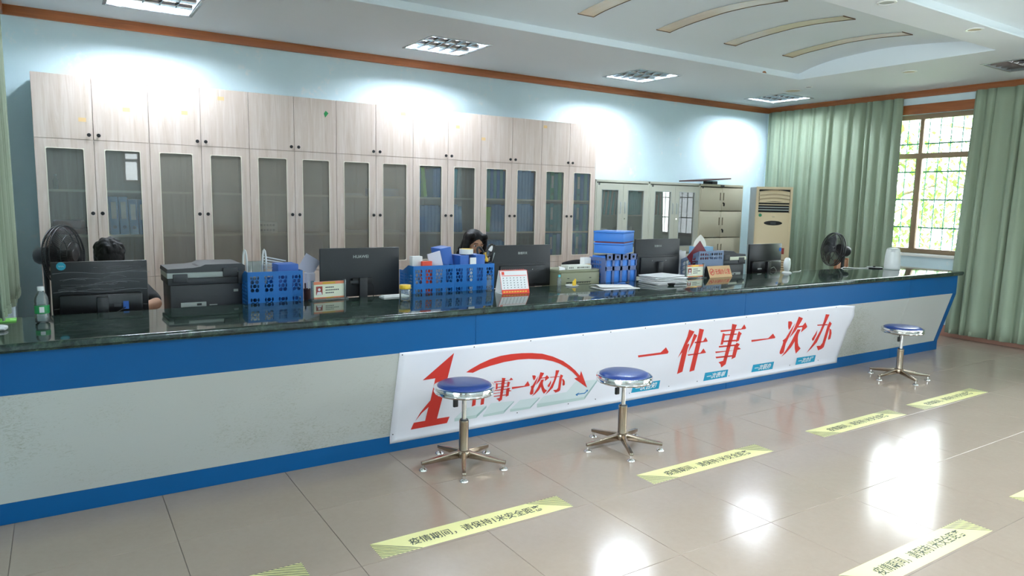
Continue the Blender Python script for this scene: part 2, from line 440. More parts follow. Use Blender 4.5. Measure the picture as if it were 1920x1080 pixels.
# printed shapes on the banner: x along the counter, y up its leaning front (metres)
GLYPH = {"jian":[[[3.5373,0.4825],[3.6016,0.4607],[3.5627,0.3715],[3.5442,0.3186],[3.4965,0.2543],[3.5183,0.33],[3.5381,0.4256]],[[3.538,0.3366],[3.5686,0.3651],[3.5832,0.3549],[3.5776,0.3178],[3.5887,0.1235],[3.5353,0.1102],[3.5264,0.306]],[[3.604,0.4433],[3.6444,0.4239],[3.6189,0.3483],[3.5924,0.2859],[3.5989,0.3736]],[[3.6356,0.371],[3.7283,0.3692],[3.7438,0.3999],[3.78,0.364],[3.7742,0.3587],[3.6398,0.359]],[[3.5905,0.2698],[3.7342,0.2684],[3.7563,0.3027],[3.7972,0.2644],[3.791,0.2603],[3.606,0.2575]],[[3.6463,0.4813],[3.7016,0.4677],[3.7009,0.4446],[3.7192,0.1176],[3.6678,0.1121],[3.6524,0.4434]]],"shi":[[[3.8937,0.4444],[4.1388,0.4354],[4.1613,0.4714],[4.1992,0.4337],[4.1871,0.4287],[3.9038,0.4282]],[[4.0117,0.4884],[4.0715,0.4761],[4.0688,0.4465],[4.0735,0.1658],[4.0758,0.1283],[4.0338,0.1036],[4.0116,0.1361],[3.9793,0.1573],[4.0332,0.1644],[4.0209,0.4448]],[[3.9317,0.4173],[3.9625,0.4055],[3.9712,0.3147],[3.9433,0.3146]],[[3.9608,0.4038],[4.1005,0.3979],[4.105,0.3866],[3.9648,0.3933]],[[4.1175,0.4168],[4.1628,0.3927],[4.1542,0.377],[4.1532,0.3283],[4.1208,0.3206],[4.1139,0.3912]],[[3.9646,0.3485],[4.1173,0.3417],[4.1212,0.3279],[3.9658,0.3351]],[[3.9267,0.3061],[4.1404,0.2984],[4.1458,0.2849],[3.9363,0.2912]],[[4.1345,0.3131],[4.1787,0.2963],[4.1673,0.2728],[4.1715,0.1793],[4.1291,0.1667],[4.1172,0.2842]],[[3.9047,0.2597],[4.1407,0.246],[4.173,0.2691],[4.2062,0.2532],[4.2027,0.2473],[3.914,0.2454]],[[3.925,0.212],[4.1327,0.2036],[4.1341,0.1898],[3.9405,0.1962]]],"yi2":[[[4.3098,0.3201],[4.524,0.3146],[4.5697,0.3526],[4.6162,0.3151],[4.6131,0.3058],[4.3201,0.3016]]],"ci":[[[4.7256,0.4511],[4.767,0.4477],[4.7884,0.4319],[4.7861,0.3872],[4.7718,0.3679],[4.749,0.3969]],[[4.8322,0.4282],[4.8128,0.3201],[4.7904,0.2377],[4.8023,0.1509],[4.7708,0.1379],[4.7464,0.1505],[4.7419,0.1708],[4.7495,0.2354],[4.7467,0.2617],[4.7304,0.2711],[4.7651,0.2923],[4.7921,0.3544]],[[4.8525,0.4842],[4.9171,0.4643],[4.9113,0.4409],[4.8708,0.3472],[4.8137,0.2843],[4.8416,0.3887]],[[4.8636,0.392],[4.9486,0.3936],[4.9559,0.3787],[4.8671,0.3787]],[[4.9735,0.4215],[5.0199,0.3763],[5.0134,0.3657],[4.9546,0.3277],[4.9558,0.3689],[4.9419,0.3877]],[[4.8924,0.3615],[4.9373,0.3575],[4.9287,0.3157],[4.9132,0.258],[4.8859,0.1948],[4.8353,0.1406],[4.7882,0.1141],[4.8224,0.1685],[4.8598,0.2502],[4.877,0.314]],[[4.9254,0.3226],[4.9351,0.2822],[4.9618,0.2267],[4.9871,0.1941],[5.0297,0.1661],[4.9834,0.1207],[4.9429,0.1754],[4.9032,0.259]]],"ban":[[[5.2365,0.4771],[5.2944,0.4693],[5.2914,0.4496],[5.2682,0.3175],[5.2446,0.2045],[5.1918,0.1487],[5.142,0.1118],[5.195,0.2028],[5.2363,0.3204],[5.2425,0.4069]],[[5.1595,0.3827],[5.3145,0.3761],[5.3207,0.3641],[5.17,0.3718]],[[5.3323,0.4008],[5.3766,0.3755],[5.3732,0.3623],[5.3664,0.3357],[5.3789,0.1425],[5.3554,0.1276],[5.3073,0.1169],[5.2593,0.1654],[5.3168,0.1628],[5.3345,0.1885],[5.3229,0.3599]],[[5.1891,0.3301],[5.1996,0.2835],[5.186,0.2308],[5.1684,0.2258],[5.1505,0.2478],[5.175,0.2925]],[[5.3669,0.3289],[5.4027,0.3121],[5.426,0.2757],[5.4378,0.2195],[5.4116,0.2097],[5.3977,0.2303],[5.3926,0.272]]],"yi1":[[[3.0728,0.3212],[3.2971,0.32],[3.3391,0.3574],[3.3789,0.3158],[3.3734,0.3017],[3.0816,0.3044]]],"s_shi":[[[1.8736,0.2746],[1.9894,0.2706],[2.0001,0.2868],[2.018,0.2698],[2.0123,0.2676],[1.8784,0.2674]],[[1.9294,0.2944],[1.9576,0.2889],[1.9564,0.2756],[1.9586,0.1494],[1.9597,0.1326],[1.9398,0.1215],[1.9293,0.1361],[1.9141,0.1456],[1.9395,0.1488],[1.9337,0.2748]],[[1.8916,0.2625],[1.9061,0.2572],[1.9102,0.2164],[1.897,0.2163]],[[1.9053,0.2564],[1.9713,0.2537],[1.9735,0.2487],[1.9072,0.2517]],[[1.9794,0.2622],[2.0008,0.2514],[1.9967,0.2443],[1.9963,0.2225],[1.9809,0.219],[1.9777,0.2507]],[[1.9071,0.2315],[1.9793,0.2285],[1.9811,0.2223],[1.9077,0.2255]],[[1.8892,0.2125],[1.9902,0.209],[1.9928,0.203],[1.8937,0.2058]],[[1.9874,0.2156],[2.0083,0.2081],[2.0029,0.1975],[2.0049,0.1555],[1.9849,0.1499],[1.9792,0.2026]],[[1.8788,0.1916],[1.9903,0.1855],[2.0056,0.1959],[2.0213,0.1887],[2.0196,0.1861],[1.8832,0.1852]],[[1.8884,0.1702],[1.9866,0.1664],[1.9872,0.1602],[1.8957,0.1631]]],"s_yi2":[[[2.0187,0.2155],[2.116,0.2109],[2.1368,0.2427],[2.1579,0.2113],[2.1565,0.2035],[2.0234,0.2]]],"s_ci":[[[2.1638,0.28],[2.1839,0.2784],[2.1942,0.271],[2.1931,0.2502],[2.1862,0.2412],[2.1751,0.2547]],[[2.2155,0.2693],[2.2061,0.2189],[2.1952,0.1805],[2.201,0.1401],[2.1857,0.134],[2.1739,0.1399],[2.1717,0.1493],[2.1754,0.1794],[2.174,0.1917],[2.1661,0.1961],[2.1829,0.206],[2.196,0.2349]],[[2.2253,0.2954],[2.2566,0.2861],[2.2538,0.2752],[2.2342,0.2315],[2.2065,0.2022],[2.22,0.2509]],[[2.2307,0.2524],[2.2719,0.2532],[2.2754,0.2462],[2.2324,0.2462]],[[2.284,0.2662],[2.3064,0.2451],[2.3033,0.2402],[2.2748,0.2225],[2.2754,0.2417],[2.2686,0.2504]],[[2.2446,0.2382],[2.2664,0.2363],[2.2622,0.2169],[2.2547,0.19],[2.2415,0.1605],[2.217,0.1353],[2.1941,0.1229],[2.2107,0.1483],[2.2288,0.1863],[2.2372,0.2161]],[[2.2606,0.2201],[2.2653,0.2012],[2.2783,0.1754],[2.2906,0.1602],[2.3112,0.1471],[2.2888,0.126],[2.2691,0.1515],[2.2499,0.1904]]],"s_ban":[[[2.3499,0.2941],[2.3794,0.2903],[2.3779,0.2808],[2.366,0.2169],[2.354,0.1623],[2.3271,0.1353],[2.3017,0.1175],[2.3287,0.1615],[2.3498,0.2183],[2.3529,0.2602]],[[2.3106,0.2485],[2.3896,0.2453],[2.3928,0.2395],[2.316,0.2432]],[[2.3987,0.2572],[2.4213,0.245],[2.4196,0.2386],[2.4161,0.2257],[2.4225,0.1323],[2.4105,0.1251],[2.386,0.12],[2.3615,0.1434],[2.3908,0.1422],[2.3998,0.1546],[2.3939,0.2374]],[[2.3257,0.223],[2.3311,0.2005],[2.3241,0.175],[2.3152,0.1726],[2.306,0.1832],[2.3185,0.2049]],[[2.4164,0.2225],[2.4346,0.2143],[2.4465,0.1967],[2.4525,0.1696],[2.4391,0.1648],[2.4321,0.1748],[2.4295,0.1949]]],"s_jian":[[[1.7418,0.284],[1.7718,0.2743],[1.7537,0.2344],[1.745,0.2107],[1.7227,0.182],[1.7329,0.2158],[1.7422,0.2586]],[[1.7421,0.2188],[1.7564,0.2315],[1.7632,0.227],[1.7606,0.2104],[1.7658,0.1235],[1.7408,0.1176],[1.7367,0.2051]],[[1.773,0.2665],[1.7919,0.2578],[1.7799,0.224],[1.7675,0.1961],[1.7706,0.2353]],[[1.7877,0.2342],[1.8311,0.2334],[1.8383,0.2471],[1.8553,0.231],[1.8525,0.2287],[1.7897,0.2288]],[[1.7667,0.1889],[1.8338,0.1883],[1.8442,0.2036],[1.8633,0.1865],[1.8604,0.1847],[1.7739,0.1834]],[[1.7927,0.2835],[1.8186,0.2774],[1.8183,0.2671],[1.8268,0.1209],[1.8028,0.1184],[1.7956,0.2665]]],"s_yi1":[[[1.5772,0.215],[1.6529,0.2111],[1.6691,0.238],[1.6855,0.2115],[1.6844,0.2049],[1.5808,0.2019]]],"one":[[[1.5576,0.5096],[1.3742,0.3524],[1.4564,0.3548],[1.4441,0.2079],[1.414,0.1702],[1.3869,0.132],[1.3617,0.0795],[1.3963,0.1274],[1.4372,0.1634],[1.4271,0.0698],[1.3526,0.0689],[1.3384,0.0241],[1.5804,0.0271],[1.5925,0.0704],[1.5061,0.0709]]],"arc":[[[1.6608,0.3679],[1.6831,0.3826],[1.7503,0.4154],[1.82,0.4389],[1.8923,0.4534],[1.9679,0.4568],[2.0462,0.4543],[2.1271,0.4463],[2.211,0.432],[2.3002,0.4018],[2.3949,0.3577],[2.4629,0.3134],[2.5202,0.2696],[2.5679,0.2247],[2.5696,0.2617],[2.6583,0.1185],[2.5228,0.2095],[2.5526,0.214],[2.4918,0.2653],[2.4361,0.3037],[2.3704,0.3402],[2.3081,0.3665],[2.2197,0.3911],[2.1085,0.4066],[2.0285,0.411],[1.9263,0.4061],[1.8282,0.3916],[1.7568,0.3766],[1.7064,0.3579],[1.7054,0.3597]]],"steps_top":[[[1.6295,0.0501],[1.6944,0.1153],[1.8495,0.1074],[1.7876,0.0505]],[[1.8358,0.041],[1.8809,0.1193],[2.0585,0.1065],[1.9925,0.0478]],[[2.0376,0.0481],[2.104,0.1071],[2.2596,0.1049],[2.199,0.0425]],[[2.2492,0.0555],[2.2943,0.108],[2.4813,0.1103],[2.5413,0.1819],[2.7356,0.1715],[2.653,0.0464]]],"steps_front":[[[1.6295,0.0501],[1.7876,0.0505],[1.7865,0.0261],[1.6327,0.0286]],[[1.8358,0.041],[1.9925,0.0478],[1.9915,0.0248],[1.8384,0.0253]],[[2.0376,0.0481],[2.199,0.0425],[2.1978,0.027],[2.0413,0.0283]],[[2.2492,0.0555],[2.653,0.0464],[2.6583,0.0252],[2.2555,0.0254]]],"steps_side":[[[1.7876,0.0505],[1.8495,0.1074],[1.8512,0.0897],[1.7865,0.0261]],[[1.9925,0.0478],[2.0585,0.1065],[2.0574,0.0979],[1.9915,0.0248]],[[2.199,0.0425],[2.2596,0.1049],[2.2607,0.0943],[2.1978,0.027]],[[2.653,0.0464],[2.7356,0.1715],[2.7375,0.1521],[2.6583,0.0252]]],"enter":[[[2.5741,0.083],[2.6445,0.0806],[2.6671,0.1008],[2.6733,0.0955],[2.6495,0.0728],[2.5779,0.0748]],[[2.5664,0.0776],[2.5989,0.0929],[2.5843,0.0782],[2.5892,0.0633],[2.5709,0.0715]],[[2.6732,0.101],[2.6465,0.1022],[2.6623,0.0955],[2.6686,0.0825]]],"labels":[[[3.0993,0.0816],[3.3699,0.0788],[3.3763,0.0071],[3.0966,0.0114]],[[3.8558,0.0787],[4.1273,0.0743],[4.1391,-0.0025],[3.8614,0.0026]],[[4.433,0.0783],[4.7076,0.0765],[4.7167,0.0023],[4.439,0.0075]],[[5.0213,0.0758],[5.2963,0.0717],[5.3075,-0.0014],[5.0316,0.003]]],"edge":[[[1.2043,0.5468],[1.2109,-0.0145],[5.657,0.3587],[5.6785,-0.0199],[5.6369,0.5296],[3.7901,0.5561],[3.778,-0.0647]]]}

# ================================================================== THE ROOM
def holed(b, axis, fixed, u0, u1, v0, v1, holes, flip=False):
    """plane with rectangular holes. axis 'z': u=x v=y, 'x': u=y v=z, 'y': u=x v=z"""
    us = sorted({u0, u1} | {max(u0, min(u1, h[i])) for h in holes for i in (0, 1)})
    vs = sorted({v0, v1} | {max(v0, min(v1, h[i])) for h in holes for i in (2, 3)})
    for a, c in zip(us, us[1:]):
        for d, e in zip(vs, vs[1:]):
            um, vm = (a+c)/2, (d+e)/2
            if any(h[0] < um < h[1] and h[2] < vm < h[3] for h in holes): continue
            q = [(a, d), (c, d), (c, e), (a, e)]
            if axis == 'z': p = [(x, y, fixed) for x, y in q]
            elif axis == 'x': p = [(fixed, x, y) for x, y in q]
            else: p = [(x, fixed, y) for x, y in q]
            b.face(p[::-1] if flip else p)
def wall(name, axis, fixed, thick, u0, u1, holes, m='wall_paint'):
    b = MB(); hs = [(h[0], h[1], h[2], h[3]) for h in holes]
    holed(b, axis, fixed, u0, u1, 0, ZTOP, hs); holed(b, axis, fixed+thick, u0, u1, 0, ZTOP, hs, True)
    P = (lambda u, w, v: (w, u, v)) if axis == 'x' else (lambda u, w, v: (u, w, v))
    for a0, a1, z0, z1 in hs:
        w0, w1 = fixed, fixed+thick
        for q in (((a0, z0), (a1, z0)), ((a1, z0), (a1, z1)), ((a1, z1), (a0, z1)), ((a0, z1), (a0, z0))):
            b.face([P(q[0][0], w0, q[0][1]), P(q[1][0], w0, q[1][1]), P(q[1][0], w1, q[1][1]), P(q[0][0], w1, q[0][1])])
    for u in (u0, u1): b.face([P(u, fixed, 0), P(u, fixed+thick, 0), P(u, fixed+thick, ZTOP), P(u, fixed, ZTOP)])
    return struct(b.build(name, m, smooth=0))
wall('wall_back', 'y', YB, .24, XL-.24, XR+.24, [])
wall('wall_right', 'x', XR, .24, YF, YB, OPEN['right'])
wall('wall_left', 'x', XL, -.24, YF, YB, OPEN['left'])
wall('wall_front', 'y', YF, -.24, XL-.24, XR+.24, OPEN['front'])

# floor: grout bed, tiles laid one by one on a 0.6 m grid
b = MB(); b.box(XL-.24, XR+.24, YF-.24, YB+.24, -.12, -.0025)
floor = struct(b.build('floor', 'grout', smooth=0))
def tile_mesh(w, d):
    b = MB(); g = .0012
    b.box(g, w-g, g, d-g, -.012, 0, bev=.0009, seg=1)
    return b.mesh('tile', 'floor_tile', 30)
TILES = {}
rest = MB()
nx0, nx1, ny0, ny1 = -2, 14, -12, 6
for i in range(nx0, nx1+1):
    for j in range(ny0, ny1+1):
        x0, x1 = max(XL, i*.6), min(XR, i*.6+.6); y0, y1 = max(YF, j*.6), min(YB, j*.6+.6)
        if x1-x0 < .02 or y1-y0 < .02: continue
        seen = -4.3 < (y0+y1)/2 < 1.2
        if not seen:
            rest.box(x0+.0012, x1-.0012, y0+.0012, y1-.0012, -.012, 0); continue
        k = (round(x1-x0, 3), round(y1-y0, 3))
        if k not in TILES: TILES[k] = tile_mesh(*k)
        link('tile', TILES[k], floor, (x0, y0, 0))
o = rest.build('tile_field', 'floor_tile', floor, smooth=0); o['kind'] = 'stuff'

# baseboards
def strip_along(name, axis, w0, w1, u0, u1, z0, z1, m, bev=.003):
    b = MB()
    if axis == 'x': b.box(min(w0, w1), max(w0, w1), u0, u1, z0, z1, bev=bev)
    else: b.box(u0, u1, min(w0, w1), max(w0, w1), z0, z1, bev=bev)
    return struct(b.build(name, m))
mat('skirting', (176, 132, 116), .35, var=.06, vscale=5)
strip_along('baseboard_right', 'x', XR-.018, XR, YF, YB, .0, .13, 'skirting')
strip_along('baseboard_left', 'x', XL, XL+.018, 1.3, YB, .0, .13, 'skirting')
strip_along('baseboard_back', 'y', YB-.018, YB, XL, XR, .0, .13, 'skirting')
# brown timber cornice
strip_along('trim_1', 'y', YB-.03, YB, XL, XR, ZC-.075, ZC, 'trim_wood')
strip_along('trim_2', 'x', XR-.03, XR, YF, YB-.03, ZC-.075, ZC, 'trim_wood')
strip_along('trim_3', 'x', XL, XL+.03, YF, YB-.03, ZC-.075, ZC, 'trim_wood')

# ceiling: flat border with square cut-outs for the lights, shallow barrel vaults between cross beams
LIGHTS = [(0.30, 2.80, True), (2.73, 2.80, True), (5.16, 2.80, True), (7.66, 2.88, True), (7.53, -.03, False)]
LIGHTS += [(x, y, True) for y in (-3.1, -5.7) for x in (.75, 3.0, 5.25, 7.5)]   # unseen rows behind the camera, added to brighten the counter front
def lhole(x, y): return (x-.285, x+.285, y-.285, y+.285)
VAULTS = [(-.10, 1.88), (-2.40, -.42)]
VX0, VX1 = .25, 6.65
b = MB()
holed(b, 'z', ZC, XL-.1, XR+.1, YF-.1, YB+.1, [(VX0, VX1, a, c) for a, c in VAULTS] + [lhole(x, y) for x, y, _ in LIGHTS], True)
ceiling = struct(b.build('ceiling', 'ceiling_paint', smooth=0))
prof = [(0, .055), (.075, .109), (.2, .151), (.32, .168), (.465, .181), (.6, .173), (.73, .15), (.85, .124), (.93, .09), (1, .055)]
def vz(t):
    for (a, z0), (c, z1) in zip(prof, prof[1:]):
        if a <= t <= c: return ZC + z0 + (z1-z0)*(t-a)/(c-a)
    return ZC+.055
NV = 40
def vzs(t):   # smoothed
    return sum(vz(max(0, min(1, t+d))) for d in (-.04, -.02, 0, .02, .04))/5
for k, (a, c) in enumerate(VAULTS):
    L = c-a; ys = [c-L*i/NV for i in range(NV+1)]; zs = [vzs(i/NV) for i in range(NV+1)]
    b = MB()
    for i in range(NV): b.face([(VX0, ys[i], zs[i]), (VX1, ys[i], zs[i]), (VX1, ys[i+1], zs[i+1]), (VX0, ys[i+1], zs[i+1])])
    bmesh.ops.remove_doubles(b.bm, verts=b.bm.verts[:], dist=1e-5)
    b.build('vault', 'vault_paint', ceiling, smooth=30)
    b = MB()
    for x in (VX0, VX1):
        for i in range(NV): b.face([(x, ys[i], ZC), (x, ys[i+1], ZC), (x, ys[i+1], zs[i+1]), (x, ys[i], zs[i])])
    b.face([(VX0, c, ZC), (VX1, c, ZC), (VX1, c, zs[0]), (VX0, c, zs[0])]); b.face([(VX0, a, ZC), (VX1, a, ZC), (VX1, a, zs[-1]), (VX0, a, zs[-1])])
    b.box(VX0, VX1, c-.012, c+.001, ZC-.001, ZC+.014, bev=.003)
    b.build('fascia', 'vault_paint', ceiling, smooth=0)
b = MB(); b.box(XL-.24, XR+.24, YF-.24, YB+.24, ZTOP, ZTOP+.2)
struct(b.build('ceiling_slab', 'ceiling_paint', smooth=0))

# tan panels let into the vault, running across it
lab = ['first tan arched panel in the vaulted ceiling, nearest the window wall', 'second tan arched panel in the vaulted ceiling, counted from the window wall',
       'third tan arched panel in the vaulted ceiling, counted from the window wall', 'fourth tan arched panel in the vaulted ceiling, cut by the top edge of the photo']
for k, xc in enumerate((6.04, 5.155, 4.27, 3.385)):
    a, c = VAULTS[0]; y1, y0 = 1.58, .36; N = 26; w = .08
    t = thing('ceiling_panel', lab[k], 'ceiling panel', (xc, (y0+y1)/2, ZC+.14), group='tan panels in the vault')
    oy, oz = (y0+y1)/2, ZC+.14
    def pz(y): return vzs((c-y)/(c-a))-oz
    b = MB(); e = MB()
    for i in range(N):
        ya, yb = y1+(y0-y1)*i/N, y1+(y0-y1)*(i+1)/N; za, zb = pz(ya)-.004, pz(yb)-.004
        b.face([(-w, ya-oy, za), (w, ya-oy, za), (w, yb-oy, zb), (-w, yb-oy, zb)])
        for sx in (1,):
            x0, x1 = sx*w, sx*(w+.006)
            e.face([(x0, ya-oy, za-.003), (x1, ya-oy, za-.003), (x1, yb-oy, zb-.003), (x0, yb-oy, zb-.003)])
            e.face([(x1, ya-oy, za-.003), (x1, ya-oy, za+.004), (x1, yb-oy, zb+.004), (x1, yb-oy, zb-.003)])
    bmesh.ops.remove_doubles(b.bm, verts=b.bm.verts[:], dist=1e-5)
    for y in (y0, y1): e.box(-w-.004, w+.004, y-oy-.003, y-oy+.003, pz(y)-.008, pz(y)+.003)
    b.build('panel', 'strip_panel', t, smooth=60); e.build('edging', 'strip_edge', t, smooth=0)

# recessed louvre lights
def make_light(lit):
    t = thing('ceiling_light', '', 'ceiling light')
    H = .29
    b = MB()
    for x0, x1, y0, y1 in ((-H-.02, H+.02, -H-.02, -H), (-H-.02, H+.02, H, H+.02), (-H-.02, -H, -H, H), (H, H+.02, -H, H)):
        b.box(x0, x1, y0, y1, -.006, .002, bev=.002)
    b.build('frame', 'housing', t)
    b = MB(); q = .282
    b.face([(-q, -q, .10), (q, -q, .10), (q, q, .10), (-q, q, .10)])
    for p in (((-q, -q), (q, -q)), ((q, -q), (q, q)), ((q, q), (-q, q)), ((-q, q), (-q, -q))):
        b.face([(p[0][0], p[0][1], 0), (p[1][0], p[1][1], 0), (p[1][0], p[1][1], .10), (p[0][0], p[0][1], .10)])
    b.build('housing', 'housing', t, smooth=0)
    for k in range(3):
        y = (k-1)*.187
        b = MB(); b.lathe([(.013, -.27), (.013, .27)], 12, T(0, y, .047) @ Ry(PI/2))
        b.build('tube', 'tube_lit' if lit else 'tube_off', t)
    for k in (-1, 1):                 # lengthwise wedge reflectors between the tubes
        b = MB(); y = k*.0935
        for s in (-1, 1):
            b.grid(lambda u, v, s=s, y=y: (-q+2*q*u, y+s*(.003+.026*(1-math.cos(v*PI/2))), .0+.034*math.sin(v*PI/2)), 1, 6)
        b.build('reflector', 'louvre', t, smooth=60)
    for k in range(3):
        for s in range(1, 5):         # cross blades over each tube
            x = -q+2*q*s/5; y = (k-1)*.187
            b = MB()
            b.prism([(x-.002, 0), (x+.002, 0), (x+.011, .031), (x-.011, .031)], y-.088, y+.088, Matrix(((1, 0, 0, 0), (0, 0, 1, 0), (0, 1, 0, 0), (0, 0, 0, 1))))
            b.build('blade', 'louvre', t)
    return t
L0 = make_light(True)
L0.location = (LIGHTS[0][0], LIGHTS[0][1], ZC); L0['label'] = 'lit square louvre ceiling light at top left, cut by the photo edge'; L0['group'] = 'louvre ceiling lights'
dup(L0, (LIGHTS[1][0], LIGHTS[1][1], ZC), label='lit square louvre ceiling light above the black wide monitor, second from left', group='louvre ceiling lights')
dup(L0, (LIGHTS[2][0], LIGHTS[2][1], ZC), label='lit square louvre ceiling light above the grey steel cabinets', group='louvre ceiling lights')
dup(L0, (LIGHTS[3][0], LIGHTS[3][1], ZC), label='lit square louvre ceiling light in the far corner above the air conditioner', group='louvre ceiling lights')
for k, (x, y, _) in enumerate(LIGHTS[5:]):
    dup(L0, (x, y, ZC), label='added square louvre fill light behind the camera, %s row, %s from left' % (('nearer', 'farther')[k//4], ('first', 'second', 'third', 'fourth')[k % 4]), group='louvre ceiling lights')
L4 = make_light(False); L4.location = (LIGHTS[4][0], LIGHTS[4][1], ZC); L4['label'] = 'unlit square louvre ceiling light above the window wall, cut by right photo edge'; L4['group'] = 'louvre ceiling lights'

def downlight(x, y, r, label, m='disc_tan'):
    t = thing('downlight', label, 'downlight', (x, y, ZC), group='round ceiling fittings')
    b = MB(); b.lathe([(r*.78, -.001), (r*.8, -.007), (r, -.006), (r*1.02, .001)], 28, cap=False); b.build('rim', 'white_plastic', t)
    b = MB(); b.lathe([(0, -.002), (r*.5, -.003), (r*.79, -.002)], 28); b.build('lens', m, t)
downlight(7.256, 2.374, .11, 'large tan round ceiling disc beside the far corner light')
downlight(7.15, 2.09, .045, 'small round ceiling fitting beside the tan disc near the corner', 'dark_grey')
downlight(7.08, .88, .07, 'pale round downlight in the ceiling border above the window')
downlight(5.73, -.335, .062, 'pale round downlight in the ceiling beam, the lower of two')
downlight(4.49, -.335, .062, 'round downlight in the ceiling beam at the top photo edge', 'light_grey')
# a chipped corner of plaster on the vault edge
o = MB(); o.prism([(0, 0), (.07, 0), (.045, .022), (.015, .016)], 0, .004, T(6.02, 1.869, ZC+.006) @ Rx(PI/2)); o.build('chipped_plaster', 'timber', ceiling)

# ------------------------------------------------------------------ windows
def window(name, wall_, a0, a1, z0, z1, bars=True, cut=True):
    w = a1-a0; h = z1-z0
    if wall_ == 'right': M = Matrix.Translation((XR+.07, a1, z0)) @ Rz(-PI/2)
    elif wall_ == 'left': M = Matrix.Translation((XL-.07, a0, z0)) @ Rz(PI/2)
    else: M = Matrix.Translation((a1, YF-.07, z0)) @ Rz(PI)
    root = bpy.data.objects.new(name, None); COL.objects.link(root); root.matrix_world = M; root['kind'] = 'structure'
    # local: x along the wall, y outward, z up
    b = MB(); b.ring(w, h, .055, .06); b.build('window_frame', 'window_bronze', root)
    zt = h*.705
    b = MB(); b.box(.05, w-.05, -.004, .06, zt-.032, zt+.032, bev=.004); b.build('transom', 'window_bronze', root)
    n = 2
    for k in range(1, n):
        b = MB(); b.box(w*k/n-.032, w*k/n+.032, -.002, .058, .05, zt-.03, bev=.004); b.build('mullion', 'window_bronze', root)
        b = MB(); b.box(w*k/n-.022, w*k/n+.022, 0, .056, zt+.03, h-.05, bev=.004); b.build('mullion', 'window_bronze', root)
    for k in range(n):
        xa, xb = (.05 if k == 0 else w*k/n+.025), (w-.05 if k == n-1 else w*(k+1)/n-.025)
        for za, zb in ((.05, zt-.03), (zt+.03, h-.05)):
            b = MB(); b.box(xa, xb, .026, .031, za, zb); b.build('pane', 'window_glass', root, smooth=0)
    return root
w1 = window('window_1', 'right', *OPEN['right'][0])
window('window_2', 'right', *OPEN['right'][1]); window('window_3', 'right', *OPEN['right'][2])
for k in range(3): window('window_%d' % (4+k), 'left', *OPEN['left'][k])  # first one behind the curtain, the others added as daylight sources
window('window_7', 'front', *OPEN['front'][0])
a0, a1, z0, z1 = OPEN['right'][0]
strip_along('trim_4', 'x', XR-.03, XR, a0-.08, a1+.08, z1+.0, z1+.11, 'trim_wood')
strip_along('trim_5', 'x', XR-.045, XR+.07, a0-.03, a1+.03, z0-.035, z0, 'white_sill')
# security grille outside the visible window
t = thing('window_grille', 'pale green security bars outside the window', 'window grille', (XR+.20, a0, z0))
k = 0
for i in range(int((a1-a0)/.127)+1):
    b = MB(); b.tube([(0, .03+i*.127, 0), (0, .03+i*.127, z1-z0)], .007, 6); b.build('bar', 'grille_green', t)
for i in range(5):
    z = .31+.34*i
    b = MB(); b.box(-.003, .003, 0, a1-a0, z-.009, z+.009); b.build('crossbar', 'grille_green', t)

# outside: trees, and concrete ground paled so no green bounces onto the ceiling
b = MB(); b.box(XR+.3, XR+16, -14, 16, -.4, -.05); struct(b.build('ground', 'pale_concrete', smooth=0))
def tree(x, y, hgt, spread, n, label):
    t = thing('tree', label, 'tree', (x, y, -.06), group='trees outside the window')
    b = MB(); b.tube([(0, 0, 0), (.05, .03, hgt*.3), (-.03, .08, hgt*.62), (.02, .02, hgt*.9)], [.13, .11, .08, .03], 10)
    for k in range(7):
        a = k*2.4; z = hgt*(.35+.07*k)
        b.tube([(0, 0, z), (math.cos(a)*spread*.4, math.sin(a)*spread*.4, z+.35), (math.cos(a)*spread*.75, math.sin(a)*spread*.75, z+.5)], [.04, .03, .012], 6)
    b.build('trunk', 'bark', t)
    b = MB(); rnd = random.Random(int(x*100+y*10))
    for k in range(n):
        th = rnd.uniform(0, 2*PI); ph = math.acos(rnd.uniform(-1, 1)); r = rnd.uniform(.55, 1.05)
        p = Vector((math.cos(th)*math.sin(ph)*spread*r, math.sin(th)*math.sin(ph)*spread*r, hgt*.58+math.cos(ph)*hgt*.5*r))
        s = rnd.uniform(.05, .11)
        m4 = T(*p) @ Rz(rnd.uniform(0, 6.3)) @ Rx(rnd.uniform(-1.2, 1.2))
        b.face([(0, -s, 0), (s*.5, 0, .01), (0, s, 0), (-s*.5, 0, .01)], m4)
    o = b.build('foliage', 'leaf', t, smooth=0); o['kind'] = 'stuff'
tree(12.6, 4.4, 3.0, 1.5, 2100, 'lime green leafy tree outside the barred window, its left half')
tree(12.3, 1.5, 2.7, 1.35, 1800, 'low bright green tree outside the barred window, its right half')
tree(17.9, 4.2, 4.0, 2.2, 1500, 'pale green tree farther off behind the barred window')

